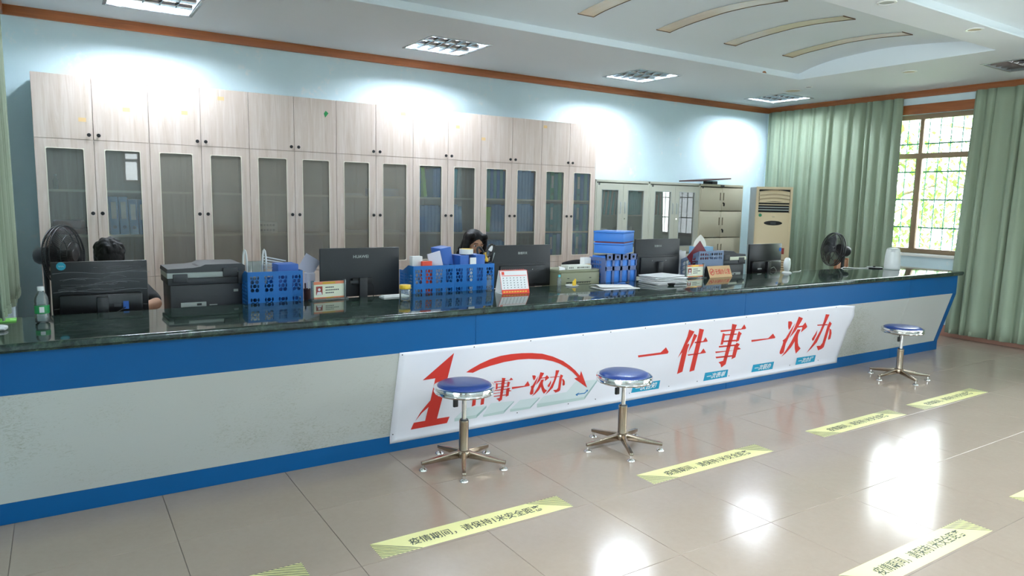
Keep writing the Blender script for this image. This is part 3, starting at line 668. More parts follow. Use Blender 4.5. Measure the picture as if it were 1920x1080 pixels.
# ------------------------------------------------------------------ curtains
def curtain(name_label, x, y0, y1, ztop, hem, folds, amp, seed, side, flare=0.0):
    """hangs on an x = const wall from y0 (far) to y1 (near); side=-1 bulges toward -x"""
    rnd = random.Random(seed)
    ph = [rnd.uniform(0, 6.3) for _ in range(4)]
    n = folds*12; nv = 22
    warp = [rnd.uniform(-.35, .35) for _ in range(folds+2)]
    def f(u, v):
        k = u*folds; i = int(k); fr = k-i
        kk = k+(warp[i]*(1-fr)+warp[min(i+1, folds+1)]*fr)
        d = v                              # 0 top .. 1 hem
        a = amp*(.55+.45*d)*(1+.3*math.sin(kk*1.7+ph[0]))
        w = math.sin(2*PI*kk+ph[1])+.35*math.sin(4*PI*kk+ph[2]+1.5*d)+.25*math.sin(2*PI*kk*.37+ph[3])
        yy = y0+(y1-y0)*u
        mid = (y0+y1)/2
        yy = yy+(yy-mid)*flare*d+.012*math.sin(2*PI*kk*.5+d*2)
        hz = hem(u) if callable(hem) else hem
        z = ztop+(hz-ztop)*v+(.006*math.sin(2*PI*kk) if v > .98 else 0)
        return (x+side*(amp*1.3+a*w*.62+.05*flare*d), yy, z)
    t = thing('curtain', name_label, 'curtain', (x, (y0+y1)/2, (hem(0.5) if callable(hem) else hem)), group='green curtains')
    b = MB(); b.grid(f, n, nv); o = b.build('cloth', 'curtain_cloth', t, smooth=180)
    o.matrix_parent_inverse = t.matrix_basis.inverted()
    md = o.modifiers.new('thick', 'SOLIDIFY'); md.thickness = .003
    h = MB(); h.grid(lambda u, v: tuple(Vector(f(u, 1.0-.02*v))+Vector((side*.003, 0, 0))), n, 1); o2 = h.build('hem', 'curtain_cloth', t, smooth=180)
    o2.matrix_parent_inverse = t.matrix_basis.inverted()
curtain('long sage green curtain between the room corner and the window', XR-.03, 3.52, 1.60, ZC-.078, .05, 15, .055, 3, -1)
curtain('long sage green curtain right of the window, cut by the photo edge', XR-.03, .80, -1.20, ZC-.078, .06, 15, .06, 8, -1, .08)
curtain('sage green curtain ending above the counter on the left wall', XL+.01, 2.62, .85, ZC-.078, lambda u: .80+.08*u, 12, .03, 5, 1)

# ================================================================== COUNTER
XC0, XC1 = XL+.002, 7.48
YP, ZP = .548, .098            # plinth face and top
YU, ZU = .406, .624            # foot of the upright band
ZS0, ZS1 = .81, .85            # slab
YSB = 1.125
SH = [XC0, 1.70, 4.14, 6.56, XC1]
t = thing('service_counter', 'long blue and white service counter with a leaning front', 'counter', ((XC0+XC1)/2, .8, 0))
oc = Matrix.Translation((-(XC0+XC1)/2, -.8, 0))
g = .0012
for a, c in zip(SH, SH[1:]):
    b = MB(); b.box(a+g, c-g, YP, YP+.018, .0, ZP, M=oc, bev=.0008, seg=1); b.build('plinth_board', 'counter_blue', t)
    b = MB(); b.box(a+g, c-g, YU, YU+.018, ZU, ZS0, M=oc, bev=.0008, seg=1); b.build('upper_board', 'counter_blue', t)
sl = Matrix.Translation((0, YP, ZP)) @ Matrix(((1, 0, 0, 0), (0, -.2606, -.9654, 0), (0, .9654, -.2606, 0), (0, 0, 0, 1)))   # x, up the slope, outward
LS = math.hypot(YP-YU, ZU-ZP)
XE = XC1-.075
for a, c in zip(SH[:-1], [1.70, 4.14, 6.56, XE]):
    b = MB(); b.box(a+g, c-g, 0, LS, -.018, 0, M=oc @ sl, bev=.0008, seg=1); b.build('front_panel', 'panel_white', t)
b = MB(); b.box(XE+g, XC1, 0, LS, -.018, .001, M=oc @ sl, bev=.0008, seg=1); b.build('edge_strip', 'counter_blue', t)
b = MB()
b.prism([(YP+.019, 0), (YP+.019, ZP), (YU+.019, ZU), (YU+.019, ZS0), (1.09, ZS0), (1.09, 0)], XC1-.02, XC1-.001, oc @ Matrix(((0, 0, 1, 0), (1, 0, 0, 0), (0, 1, 0, 0), (0, 0, 0, 1))))
b.build('end_panel', 'counter_blue', t)
b = MB(); b.box(XC0, XC1-.02, 1.07, 1.09, 0, ZS0, M=oc)
for x in (XC0+.02, .5, 1.72, 2.9, 4.16, 5.3, 6.58):
    b.box(x, x+.018, .60, 1.07, 0, ZS0-.02, M=oc)
b.build('carcass', 'cabinet_inside', t, smooth=0)

# marble worktop with a rounded nose
t = thing('worktop', 'polished dark green marble worktop running the whole counter', 'worktop', ((XC0+7.53)/2, .75, ZS0))
N = 8
pr = [(YSB, ZS0), (YSB, ZS1-.004), (YSB-.004, ZS1)]
yn = .372
pr += [(yn+.014-.014*math.sin(PI/2*k/N), ZS1-.014+.014*math.cos(PI/2*k/N)) for k in range(N+1)]
pr += [(yn, ZS0+.012), (yn+.008, ZS0+.008), (yn+.012, ZS0)]
b = MB(); cx = (XC0+7.53)/2
b.prism([(y-.75, z-ZS0) for y, z in pr], XC0-cx, 7.53-cx, Matrix(((0, 0, 1, 0), (1, 0, 0, 0), (0, 1, 0, 0), (0, 0, 0, 1))))
b.build('slab', 'green_marble', t, smooth=35)

# lower staff desk behind the counter
ZD = .74
t = thing('staff_desk', 'long low staff desk hidden behind the counter', 'desk', (3.4, 1.4, 0))
b = MB(); b.box(-3.95, 2.95, -.265, .27, ZD-.025, ZD, bev=.003); b.build('desk_top', 'desk_top', t)
for x in (-3.9, -2.2, -.5, 1.2, 2.9):
    b = MB(); b.box(x-.012, x+.012, -.25, .25, 0, ZD-.025, bev=.002); b.build('leg', 'desk_top', t)

# ------------------------------------------------------------------ banner pinned to the leaning front
BM = sl @ Matrix.Translation((0, 0, .0025))
bn = thing('banner', 'white banner with red Chinese lettering pinned along the counter front', 'banner', mw=BM)
U0, U1, V0, V1 = 1.207, 5.66, -.045, .549
bi = BM.inverted()
def bpt(u, v):
    x = U0+(U1-U0)*u; y = V0+(V1-V0)*v; z = .0
    if y < 0:
        p = bi @ Vector((x, YP-.0025-.001, ZP+y)); return Vector((x, p.y, p.z))
    # loose top right corner curls outward
    e = max(0, (x-5.42)/.24)
    k = e*max(0, (y-.30)/.25)
    if k > 0:
        a = min(k, 1.0)
        z += .022*math.sin(a*2.6)+.004*math.sin(y*60)*a; x -= .035*a*a; y -= .012*a*a
    return Vector((x, y, z))
b = MB(); b.grid(bpt, 110, 24); o = b.build('sheet', 'banner', bn, smooth=180)
md = o.modifiers.new('thick', 'SOLIDIFY'); md.thickness = .0006
for k in ('yi1', 'jian', 'shi', 'yi2', 'ci', 'ban'):
    gmesh(GLYPH[k], .0012, .0016).build('lettering', 'red_print', bn, smooth=0)
for k in ('s_yi1', 's_jian', 's_shi', 's_yi2', 's_ci', 's_ban'):
    gmesh(GLYPH[k], .0018, .0021).build('lettering', 'red_print', bn, smooth=0)
gmesh(GLYPH['one'], .0012, .0016).build('numeral', 'red_print', bn, smooth=0, label='large red italic numeral one')
gmesh(GLYPH['arc'], .0022, .0025).build('arrow', 'red_print', bn, smooth=0, label='curved red arrow')
for k, m_ in (('steps_top', 'step_top'), ('steps_front', 'step_front'), ('steps_side', 'step_side')):
    for p in GLYPH[k]: gmesh([p], .0010, .0013).build('printed_step', m_, bn, smooth=0)
gmesh(GLYPH['enter'], .0014, .0017).build('return_arrow', 'blue_print', bn, smooth=0)
for q, s in zip(GLYPH['labels'], ('一次告知', '一次表单', '一次联办', '一次办好')):
    lo = [(p[0], max(p[1], .004)) for p in q]
    o = gmesh([lo], .0012, .0015).build('teal_tab', 'teal_print', bn, smooth=0)
    cxu = sum(p[0] for p in lo)/4; cvu = sum(p[1] for p in lo)/4
    me = text(s, width=.215, height=.052, bold=.02, shear=.2).copy(); me.transform(T(cxu, cvu, .0019)); me.materials.append(MATS['paper'])
    link('tab_lettering', me, o)
for u in (1.225, 1.69, 2.10, 2.52, 2.76, 3.08, 3.48, 3.79, 4.16, 4.55, 4.95, 5.36):
    for v in (.535, .012):
        b = MB(); b.lathe([(0, .003), (.0035, .002), (.004, 0)], 8, T(u, v, .001)); b.build('tack', 'dark_grey', bn)

# ------------------------------------------------------------------ floor stickers
def sticker(x, y, label, w=1.0):
    t = thing('floor_sticker', label, 'floor sticker', (x, y, 0), group='yellow distance stickers')
    h = .14
    b = MB(); b.box(0, w, 0, h, .0001, .0007); b.build('film', 'sticker_yellow', t, smooth=0)
    for side in (0, 1):
        b = MB(); L = .19
        for k in range(9):
            s0 = 1-(k+.15)/9; s1 = 1-(k+.55)/9
            p = [(0, h*s0), (L*s0, 0), (L*s1, 0), (0, h*s1)]
            if side: p = [(w-px, h-py) for px, py in p]
            b.prism(p, .0008, .0010)
        b.build('stripes', 'sticker_ink', t, smooth=0)
    me = text('疫情期间，请保持1米安全距离', width=.70, height=.062, bold=.012).copy(); me.transform(T(w/2+.005, h/2, .0010)); me.materials.append(MATS['sticker_ink'])
    link('lettering', me, t)
sticker(-.60, -.585, 'yellow floor sticker at the bottom photo edge, only its striped end showing')
sticker(.695, -.585, 'yellow floor sticker in front of the first stool, nearest whole one')
sticker(2.24, -.585, 'yellow floor sticker in front of the second stool')
sticker(3.755, -.585, 'yellow floor sticker between the second and third stools')
sticker(5.005, -.585, 'yellow floor sticker in front of the farthest stool')
sticker(2.235, -1.79, 'large yellow floor sticker at bottom right crossed by window glare')
sticker(3.75, -1.79, 'yellow floor sticker cut by the right photo edge')

# ------------------------------------------------------------------ stools
def stool(hs):
    t = thing('stool', '', 'stool')
    b = MB(); b.lathe([(0, .020), (.10, .019), (.135, .015), (.150, .007), (.153, -.004)], 48, T(0, 0, hs)); b.build('cushion', 'seat_vinyl', t, smooth=60)
    b = MB(); P_ = [(.148, .000), (.157, .004), (.168, .000), (.171, -.009), (.166, -.017), (.161, -.0195), (.166, -.022), (.170, -.030), (.165, -.039), (.150, -.043), (.0, -.043)]
    b.lathe(P_, 56, T(0, 0, hs)); b.build('rim', 'chrome', t, smooth=50)
    b = MB(); b.lathe([(.05, hs-.052), (.05, hs-.043)], 24); b.lathe([(.0135, .25), (.0135, hs-.045)], 20); b.build('stem', 'chrome', t)
    b = MB(); b.lathe([(.0145, .262), (.026, .262), (.027, .255), (.0265, .248), (.0265, .06), (.03, .05)], 24, cap=False); b.build('column', 'worn_chrome', t, smooth=50)
    b = MB(); b.lathe([(.0138, .268), (.022, .268), (.024, .261), (.0138, .261)], 20, cap=False); b.build('collar', 'black_plastic', t)
    b = MB(); b.lathe([(.0, .045), (.034, .048), (.038, .062), (.038, .082), (.03, .09), (.026, .09)], 24); b.build('hub', 'worn_chrome', t, smooth=50)
    for k in range(5):
        a = math.radians(26+72*k)
        M_ = Rz(a)
        b = MB(); b.box(.03, .245, -.0135, .0135, .03, .082, bev=.004, M=None)
        for v in b.bm.verts:
            f = (v.co.x-.03)/.215
            top = .086-.036*f; bot = .046-.0145*f
            q = (v.co.z-.03)/.052
            v.co.z = bot+(top-bot)*q; v.co.y *= (1-.22*f)
        b.bm.transform(M_)
        o = b.build('leg', 'worn_chrome', t)
        b = MB(); b.lathe([(0, .034), (.009, .033), (.009, .014), (.017, .009), (.023, .004), (.024, 0), (0, 0)], 18, M_ @ T(.234, 0, 0)); b.build('glide', 'chrome', o)
    b = MB(); b.tube([(-.03, .0, hs-.05), (-.055, -.005, hs-.075)], .004, 8); b.box(-.072, -.044, -.014, .002, hs-.115, hs-.072, bev=.004); b.build('lever', 'black_plastic', t)
    return t
S1 = stool(.462); S1.location = (1.49, .16, 0); tag(S1, 'round blue stool nearest the camera, in front of the red numeral one', 'stool', 'round blue stools')
S2 = stool(.455); S2.location = (2.475, -.06, 0); tag(S2, 'round blue stool in the middle, beside the first teal tab', 'stool', 'round blue stools')
S3 = stool(.45); S3.location = (5.805, .047, 0); tag(S3, 'round blue stool farthest away near the counter end', 'stool', 'round blue stools')

# ================================================================== CABINETS ALONG THE BACK WALL
WX0, DW = -.49, .3835
YC = 3.20; CD = YB-.02-YC
ZK, ZL, ZM, ZT = .08, .815, 1.885, 2.36
SHELF = [1.147, 1.497]
def wood_unit(x, label, hazy):
    t = thing('wood_cabinet', label, 'cabinet', (x, YC, 0), group='light oak wall of cabinets')
    W = 2*DW; th = .018
    b = MB()
    b.box(0, th, .02, CD, 0, ZT); b.box(W-th, W, .02, CD, 0, ZT); b.box(th, W-th, CD-.01, CD, 0, ZT)
    b.box(th, W-th, .02, CD-.01, ZT-th, ZT); b.box(th, W-th, .02, CD-.01, ZM-th/2, ZM+th/2); b.box(th, W-th, .02, CD-.01, ZL-th/2, ZL+th/2)
    b.box(th, W-th, .03, .05, 0, ZK); b.box(th, W-th, .02, CD-.01, ZK, ZK+th)
    b.build('body', 'oak', t, smooth=0)
    for z in SHELF:
        b = MB(); b.box(th, W-th, .021, CD-.012, z-th/2, z+th/2); b.build('shelf', 'oak_edge', t, smooth=0)
    g = .0016
    for d in (0, 1):
        x0 = d*DW+g; x1 = (d+1)*DW-g
        kx = DW-.030 if d == 0 else DW+.034
        b = MB(); b.box(x0, x1, 0, .019, ZM+g, ZT, bev=.001, seg=1); o = b.build('upper_door', 'oak', t)
        knob(o, kx, ZM+.037)
        b = MB(); b.ring(x1-x0, ZM-ZL-2*g, .07, .019, .014, T(x0, 0, ZL+g)); o = b.build('glass_door', 'oak', t, smooth=30)
        b = MB(); b.ring(x1-x0-.13, ZM-ZL-2*g-.13, .0055, .006, .012, T(x0+.065, -.003, ZL+g+.065)); b.build('bead', 'oak_edge', o, smooth=30)
        b = MB(); b.box(x0+.066, x1-.066, .009, .013, ZL+g+.066, ZM-g-.066); b.build('glass', 'pane_hazy' if hazy else 'pane_clear', o, smooth=0)
        knob(o, kx, 1.325)
        b = MB(); b.box(x0, x1, 0, .019, ZK, ZL-g, bev=.001, seg=1); o = b.build('lower_door', 'oak', t); knob(o, kx, ZL-.05)
    return t
KN = None
def knob(door, x, z):
    global KN
    if KN is None:
        b = MB(); b.lathe([(.005, 0), (.005, .010), (.0125, .013), (.0145, .019), (.0125, .025), (0, .027)], 16, Rx(PI/2)); KN = b.mesh('knob', 'black_plastic', 60)
    link('knob', KN, door, (x, 0, z))
names = ['light oak cabinet at the far left end behind the black fan', 'light oak cabinet with empty glass doors behind the black printer',
         'light oak cabinet with a small white carton behind its glass, left of the wide monitor', 'light oak cabinet with a blue box on its top shelf, behind the wide black monitor',
         'light oak cabinet holding lime and blue folders, left of the seated woman', 'light oak cabinet with blue folders behind the seated woman', 'light oak cabinet with green and teal binders, right end of the oak row']
for k in range(7): wood_unit(WX0+2*DW*k, names[k], k in (1, 2, 3))
# bits of old tape on the doors, a torn green leaf of paper
for (x, z, w), wh in zip(((-.20, 2.02, .05), (.10, 2.12, .05), (.52, 2.13, .045), (.80, 2.27, .05), (2.45, 2.28, .05), (3.35, 2.10, .045), (4.13, 2.28, .045), (3.05, 2.2, .04)), ('first', 'second', 'third', 'fourth', 'fifth', 'seventh', 'last', 'sixth')):
    b = MB(); b.box(x, x+w, YC-.0012, YC-.0002, z, z+.03); tag(b.build('tape_scrap', 'tape_yellow_residue', smooth=0), '%s scrap of yellowed tape on the upper oak doors, counted from left' % wh, 'tape scrap', 'tape scraps on the oak doors')
b = MB(); b.prism([(0, 0), (.03, .04), (.005, .06), (-.012, .035)], 0, .0012, T(1.71, YC-.0003, 2.20) @ Rx(PI/2)); tag(b.build('paper_scrap', 'green_label', smooth=0), 'small torn green scrap stuck to an upper oak door', 'paper scrap')

# ---- things on the shelves (each binder a thing)
def binder(x, z, w, h, d, m, label, group, spine=True, tilt=0.0, y=None, lm='paper'):
    yy = YC+.03 if y is None else y
    t = thing('binder', label, 'binder', (x, yy, z), group=group)
    Mx = Ry(tilt)
    b = MB(); b.box(0, w-.0015, 0, d, 0, h, bev=.002, M=Mx); b.build('cover', m, t)
    if spine:
        b = MB(); b.box(w*.2, w*.78, -.0015, 0, h*.42, h*.86, M=Mx); b.build('spine_label', lm, t, smooth=0)
        b = MB(); b.lathe([(.006, 0), (.0095, .002), (.012, 0)], 14, Mx @ T(w*.5, -.0005, h*.2) @ Rx(PI/2), cap=False); b.build('finger_ring', 'chrome', t)
S0, S1_, S2_ = ZL+.009, SHELF[0]+.009, SHELF[1]+.009
ORD0 = ('first', 'second', 'third', 'rightmost')
# unit 1: blue lever arch files, a red reflection modelled solid, small bottle
for i, m_ in enumerate(('binder_blue', 'binder_blue', 'binder_blue', 'binder_blue')):
    binder(-.02+i*.068, S1_, .062, .30 if i < 2 else .28, .25, m_, ORD0[i]+' blue lever arch file from left in the leftmost oak cabinet', 'blue files in the leftmost oak cabinet', True, -.02)
b = MB(); b.box(-.42, -.17, YC+.1, YC+.32, S1_, S1_+.05, bev=.004); b.box(-.40, -.19, YC+.08, YC+.30, S1_+.05, S1_+.11, bev=.01); tag(b.build('red_reflection', 'maroon'), 'dark red reflection modelled as a folded block behind the leftmost glass door', 'cloth')
t = thing('small_bottle', 'small clear bottle on the top shelf of the leftmost oak cabinet', 'bottle', (-.37, YC+.15, S2_))
b = MB(); b.lathe([(.016, 0), (.018, .004), (.018, .07), (.009, .09), (.009, .10)], 16); b.build('glass', 'bottle_clear', t)
b = MB(); b.lathe([(.010, .10), (.010, .115)], 14); b.build('cap', 'white_plastic', t)
# unit 3: white carton with two rows of dark marks
t = thing('carton', 'small white carton with two rows of marks behind glass', 'carton', (1.12, YC+.05, S1_))
b = MB(); b.box(0, .16, 0, .16, 0, .10, bev=.002); b.build('box', 'paper', t)
for r in range(2):
    b = MB()
    for k in range(5): b.box(.012+k*.026, .012+k*.026+.019, -.001, 0, .02+r*.044, .038+r*.044)
    b.build('print', 'dark_grey', t, smooth=0)
# unit 4: blue box, papers
b = MB(); b.box(2.21, 2.45, YC+.05, YC+.32, S2_, S2_+.075, bev=.003); tag(b.build('storage_box', 'box_blue'), 'flat blue box on the top shelf behind the glass', 'box')
def papers(x0, x1, y0, y1, z, n, label, group=None, m='paper', seed=1, twist=.06):
    rnd = random.Random(seed)
    t = thing('paper_stack', label, 'paper stack', ((x0+x1)/2, (y0+y1)/2, z), group=group)
    w, d = (x1-x0)/2, (y1-y0)/2
    for k in range(n):
        b = MB(); a = rnd.uniform(-twist, twist)
        b.box(-w, w, -d, d, k*.011+.0002, k*.011+.0105-(.004 if twist > .1 else 0), bev=.0015, seg=1, M=T(rnd.uniform(-.01, .01), rnd.uniform(-.008, .008), 0) @ Rz(a)); b.build('sheaf', m, t)
    return t
papers(1.86, 2.08, YC+.06, YC+.32, S2_, 2, 'thin sheaf of white papers on the top shelf beside the blue box', seed=2)
papers(1.86, 2.14, YC+.06, YC+.32, S1_, 2, 'white papers lying on the middle shelf left of the black knobs', seed=3)
papers(2.20, 2.48, YC+.06, YC+.32, S1_, 2, 'white papers lying on the middle shelf under the blue box', seed=4)
# units 5-7: rows of folders
ORD = ('first', 'second', 'third', 'fourth', 'fifth', 'sixth', 'seventh', 'eighth', 'ninth', 'tenth', 'eleventh', 'twelfth')
def row(x0, x1, z, cols, h, label, group, tilt=0.0, spine=False, w=.038):
    x = x0; k = 0
    while x+w <= x1:
        binder(x, z, w, h*(.94+.06*((k*7) % 3)/2), .24, cols[k % len(cols)], ORD[k]+' '+label+', from left', group, spine and k == 2, tilt); x += w+.0015; k += 1
u5 = WX0+2*DW*4
row(u5+.06, u5+.13, S2_, ['binder_blue'], .30, 'blue folder on the top shelf of the lime folder cabinet', 'folders in the fifth oak cabinet')
row(u5+.135, u5+.21, S2_, ['binder_lime'], .31, 'lime green folder leaning on the top shelf', 'folders in the fifth oak cabinet', -.12)
row(u5+.235, u5+.36, S2_, ['binder_blue'], .30, 'blue folder right of the lime folders on the top shelf', 'folders in the fifth oak cabinet')
row(u5+.42, u5+.56, S2_, ['light_grey', 'binder_teal'], .30, 'grey or teal folder leaning on the top shelf left of the woman', 'folders in the fifth oak cabinet', .06)
row(u5+.06, u5+.36, S1_, ['binder_blue'], .27, 'blue folder on the middle shelf of the lime folder cabinet', 'folders in the fifth oak cabinet')
row(u5+.42, u5+.60, S1_, ['binder_blue'], .28, 'blue folder on the middle shelf above the woman', 'folders in the fifth oak cabinet', -.05)
u6 = WX0+2*DW*5
row(u6+.06, u6+.36, S2_, ['binder_blue', 'binder_teal'], .31, 'blue folder on the top shelf of the cabinet right of the woman', 'folders in the sixth oak cabinet')
row(u6+.42, u6+.72, S2_, ['binder_blue'], .31, 'blue folder packed tightly on the top shelf, sixth cabinet', 'folders in the sixth oak cabinet')
row(u6+.06, u6+.14, S1_, ['binder_lime'], .27, 'lime green folder on the middle shelf right of the woman', 'folders in the sixth oak cabinet', .05)
row(u6+.16, u6+.36, S1_, ['binder_blue'], .29, 'blue folder on the middle shelf beside the lime ones', 'folders in the sixth oak cabinet')
row(u6+.42, u6+.72, S1_, ['binder_blue'], .30, 'blue folder packed tightly on the middle shelf, sixth cabinet', 'folders in the sixth oak cabinet')
row(u6+.06, u6+.36, S0, ['binder_blue'], .24, 'blue folder on the bottom glass shelf beside the woman', 'folders in the sixth oak cabinet')
u7 = WX0+2*DW*6
for zz, nm, cl in ((S2_, 'top', 'binder_green'), (S1_, 'middle', 'binder_teal'), (S0, 'bottom', 'binder_blue')):
    row(u7+.05, u7+.37, zz, [cl, 'binder_teal'], .31, 'green or teal binder, %s shelf, last oak cabinet, left door' % nm, 'binders in the last oak cabinet', w=.05, spine=True)
    row(u7+.42, u7+.73, zz, ['binder_teal', 'binder_blue'], .31, 'teal or blue binder, %s shelf, last oak cabinet, right door' % nm, 'binders in the last oak cabinet', w=.05, spine=True)

# ---- grey steel cabinets
SX = [4.885, 5.735, 6.62, 7.465]; ZS = 1.755
def steel(x0, x1, label, glass):
    W = x1-x0-.004; D = .38
    t = thing('steel_cabinet', label, 'cabinet', (x0+.002, YB-.02-D, 0), group='steel cabinets')
    mm_ = 'steel_grey' if glass else 'steel_beige'
    b = MB(); s = .016
    b.box(0, s, 0, D, .0, ZS, bev=.002); b.box(W-s, W, 0, D, 0, ZS, bev=.002); b.box(s, W-s, D-.01, D, 0, ZS)
    b.box(0, W, 0, D, ZS-.03, ZS, bev=.002); b.box(s, W-s, .006, D-.01, .0, .05)
    b.build('body', mm_, t)
    b = MB(); b.lathe([(0, .0), (.013, 0), (.015, .004), (.009, .006), (0, .006)], 16, T(.05, .0, ZS-.05) @ Rx(PI/2)); b.build('badge', 'dark_grey', t)
    if glass:
        b = MB(); b.box(s, W-s, .02, D-.01, .86, .875); b.build('divider', mm_, t)
        for z in (1.34,):
            b = MB(); b.box(s, W-s, .03, D-.012, z-.01, z+.006); b.build('shelf', mm_, t)
        for d in (0, 1):
            w = (W-2*s)/2-.002; x = s+d*(W/2-s)+.001
            b = MB(); b.ring(w, ZS-.04-.88, .078, .018, .0, T(x, -.004, .88)); o = b.build('glass_door', mm_, t)
            b = MB(); b.ring(w-.146, ZS-.04-.88-.146, .006, .006, 0, T(x+.073, -.008, .953)); b.build('bead', 'light_grey', o)
            b = MB(); b.box(x+.075, x+w-.075, .004, .008, .955, ZS-.118); b.build('glass', 'pane_clear', o, smooth=0)
            hx = x+w-.035 if d == 0 else x+.035
            b = MB(); b.box(hx-.012, hx+.012, -.007, -.004, 1.36, 1.50, bev=.001); b.box(hx-.006, hx+.006, -.011, -.007, 1.37, 1.49, bev=.002); b.build('handle', 'light_grey', o)
            b = MB(); b.box(x, x+w, -.004, .014, .052, .855, bev=.002); b.build('lower_door', mm_, t)
        b = MB(); b.lathe([(0, .006), (.009, .006), (.010, 0)], 12, T(W/2+.03, -.004, 1.30) @ Rx(PI/2)); b.build('lock', 'chrome', t)
    else:
        rows = [(1.412, ZS-.045), (1.062, 1.40), (.71, 1.05), (.36, .70), (.055, .35)]
        for z0_, z1_ in rows:
            for d in (0, 1):
                w = (W-2*s)/2-.003; x = s+d*(W/2-s)+.0015
                b = MB(); b.box(x, x+w, -.005, .012, z0_, z1_, bev=.003); o = b.build('locker_door', mm_, t)
                hx = x+w-.03 if d == 0 else x+.03; zc = z0_+(z1_-z0_)*.62
                b = MB(); b.box(hx-.007, hx+.007, -.008, -.005, zc-.05, zc+.05, bev=.001); b.build('handle', 'worn_chrome', o)
            b = MB(); b.lathe([(0, .008), (.010, .008), (.011, 0)], 12, T(W/2+.03, -.005, z0_+.10) @ Rx(PI/2)); b.box(W/2+.027, W/2+.033, -.03, -.012, z0_+.06, z0_+.10); b.build('lock', 'black_plastic', t)
        b = MB(); b.box(W/2-.035, W/2+.035, -.008, -.004, ZS-.028, ZS-.008); b.build('name_plate', 'dark_grey', t)
    return t
steel(SX[0], SX[1], 'grey steel cabinet with glass doors, first beside the oak row', True)
steel(SX[1], SX[2], 'grey steel cabinet with glass doors reflecting green, middle of the steel row', True)
steel(SX[2], SX[3], 'beige steel locker cabinet with small doors beside the air conditioner', False)
ys = YB-.40+.06
def srow(x0, x1, z, cols, h, label, group, tilt=0.0, w=.03):
    x = x0; k = 0
    while x+w <= x1:
        binder(x, z, w, h*(.9+.1*((k*5) % 4)/3), .24, cols[k % len(cols)], ORD[k]+' '+label+', from left', group, False, tilt, ys); x += w+.002; k += 1
srow(SX[0]+.05, SX[0]+.38, 1.347, ['binder_teal', 'light_grey'], .30, 'teal or grey leaning folder, upper shelf, first steel cabinet, left door', 'folders in the first steel cabinet', .10)
srow(SX[0]+.46, SX[0]+.80, 1.347, ['binder_teal'], .30, 'teal folder on the upper shelf of the first steel cabinet, right door', 'folders in the first steel cabinet', .03)
papers(SX[0]+.05, SX[0]+.26, ys, ys+.26, .876, 28, 'tall stack of white papers in the first steel cabinet', seed=5)
srow(SX[0]+.28, SX[0]+.36, .876, ['timber'], .26, 'tan folder beside the tall stack of papers', 'tan folders in the first steel cabinet')
srow(SX[0]+.52, SX[0]+.70, .876, ['light_grey'], .33, 'pale folder on the lower shelf of the first steel cabinet', 'pale folders in the first steel cabinet')
srow(SX[1]+.05, SX[1]+.36, 1.347, ['photo_red', 'dark_grey'], .28, 'dull red or dark folder in the middle steel cabinet', 'folders in the middle steel cabinet')
srow(SX[1]+.50, SX[1]+.78, 1.347, ['light_grey', 'binder_green'], .27, 'grey or green folder in the middle steel cabinet, right door', 'folders in the middle steel cabinet')
papers(SX[1]+.06, SX[1]+.32, ys, ys+.26, .876, 10, 'stack of papers at the bottom of the middle steel cabinet', seed=6)
papers(SX[1]+.50, SX[1]+.76, ys, ys+.26, .876, 14, 'stack of papers in the middle steel cabinet, right door', seed=7)
# board lying on top of the steel cabinets
t = thing('board', 'dark maroon board lying across the top of the steel cabinets', 'board', (6.88, YB-.24, ZS))
b = MB(); b.box(.06, .16, -.08, .08, 0, .045, bev=.003); b.build('block', 'dark_grey', t)
b = MB(); b.box(-.27, .29, -.20, .20, .05, .066, bev=.003, M=Ry(-.08)); b.build('panel', 'dark_board', t)

# ------------------------------------------------------------------ floor standing air conditioner
AW, AD, AH = .46, .33, 1.735
ang = math.atan2(-.6, .8)
t = thing('air_conditioner', 'cream floor standing air conditioner in the corner by the curtain', 'air conditioner', (7.33, 2.87, 0), ang)
b = MB(); b.box(0, AW, .02, AD, 0, AH-.005, bev=.006); b.build('casing', 'ac_side', t)
b = MB(); b.ring(AW, AH, .03, .028, 0, T(0, -.006, 0)); b.box(.03, AW-.03, -.004, .02, .03, 1.40, bev=.001); b.box(.03, AW-.03, .019, .0205, 1.40, AH-.03); b.build('front', 'ac_cream', t)
b = MB(); b.box(.032, AW-.032, .016, .0185, 1.405, AH-.035); b.build('outlet', 'slot_black', t, smooth=0)
for k in range(3):                     # bowed upper vanes
    z = AH-.07-.048*k
    b = MB(); b.grid(lambda u, v, z=z: (.036+(AW-.072)*u, -.006+.018*v, z+.020*math.sin(PI*u)-.012+.02*v), 16, 1)
    b.grid(lambda u, v, z=z: (.036+(AW-.072)*u, -.006, z+.020*math.sin(PI*u)-.012-.028*v), 16, 1); b.build('vane', 'ac_cream', t, smooth=60)
for k in range(4):
    z = 1.535-.033*k
    b = MB(); b.box(.034, AW-.034, -.004, .014, z-.006, z+.006, bev=.002); b.build('slat', 'ac_cream' if k < 2 else 'light_grey', t)
b = MB(); b.lathe([(0, .004), (.9, .004), (1, 0)], 32, T(AW/2, -.004, 1.265) @ Matrix.Diagonal((.118, 1, .030, 1)) @ Rx(PI/2)); o = b.build('control_oval', 'slot_black', t)
b = MB(); b.box(AW/2-.035, AW/2+.035, -.0095, -.008, 1.248, 1.282); b.build('display', 'dark_grey', o, smooth=0)
b = MB(); b.lathe([(0, .002), (.020, .002), (.021, 0)], 20, T(.06, -.004, 1.365) @ Rx(PI/2)); b.build('round_sticker', 'green_sticker', t)
b = MB(); b.box(AW/2-.016, AW/2+.016, -.005, -.004, 1.343, 1.349); b.build('badge', 'worn_chrome', t, smooth=0)
for k in range(14):
    z = .78-.032*k
    b = MB(); b.box(AW-.165, AW-.05, -.0048, -.003, z-.004, z+.004); b.build('grille_slot', 'curtain_rail', t, smooth=0)
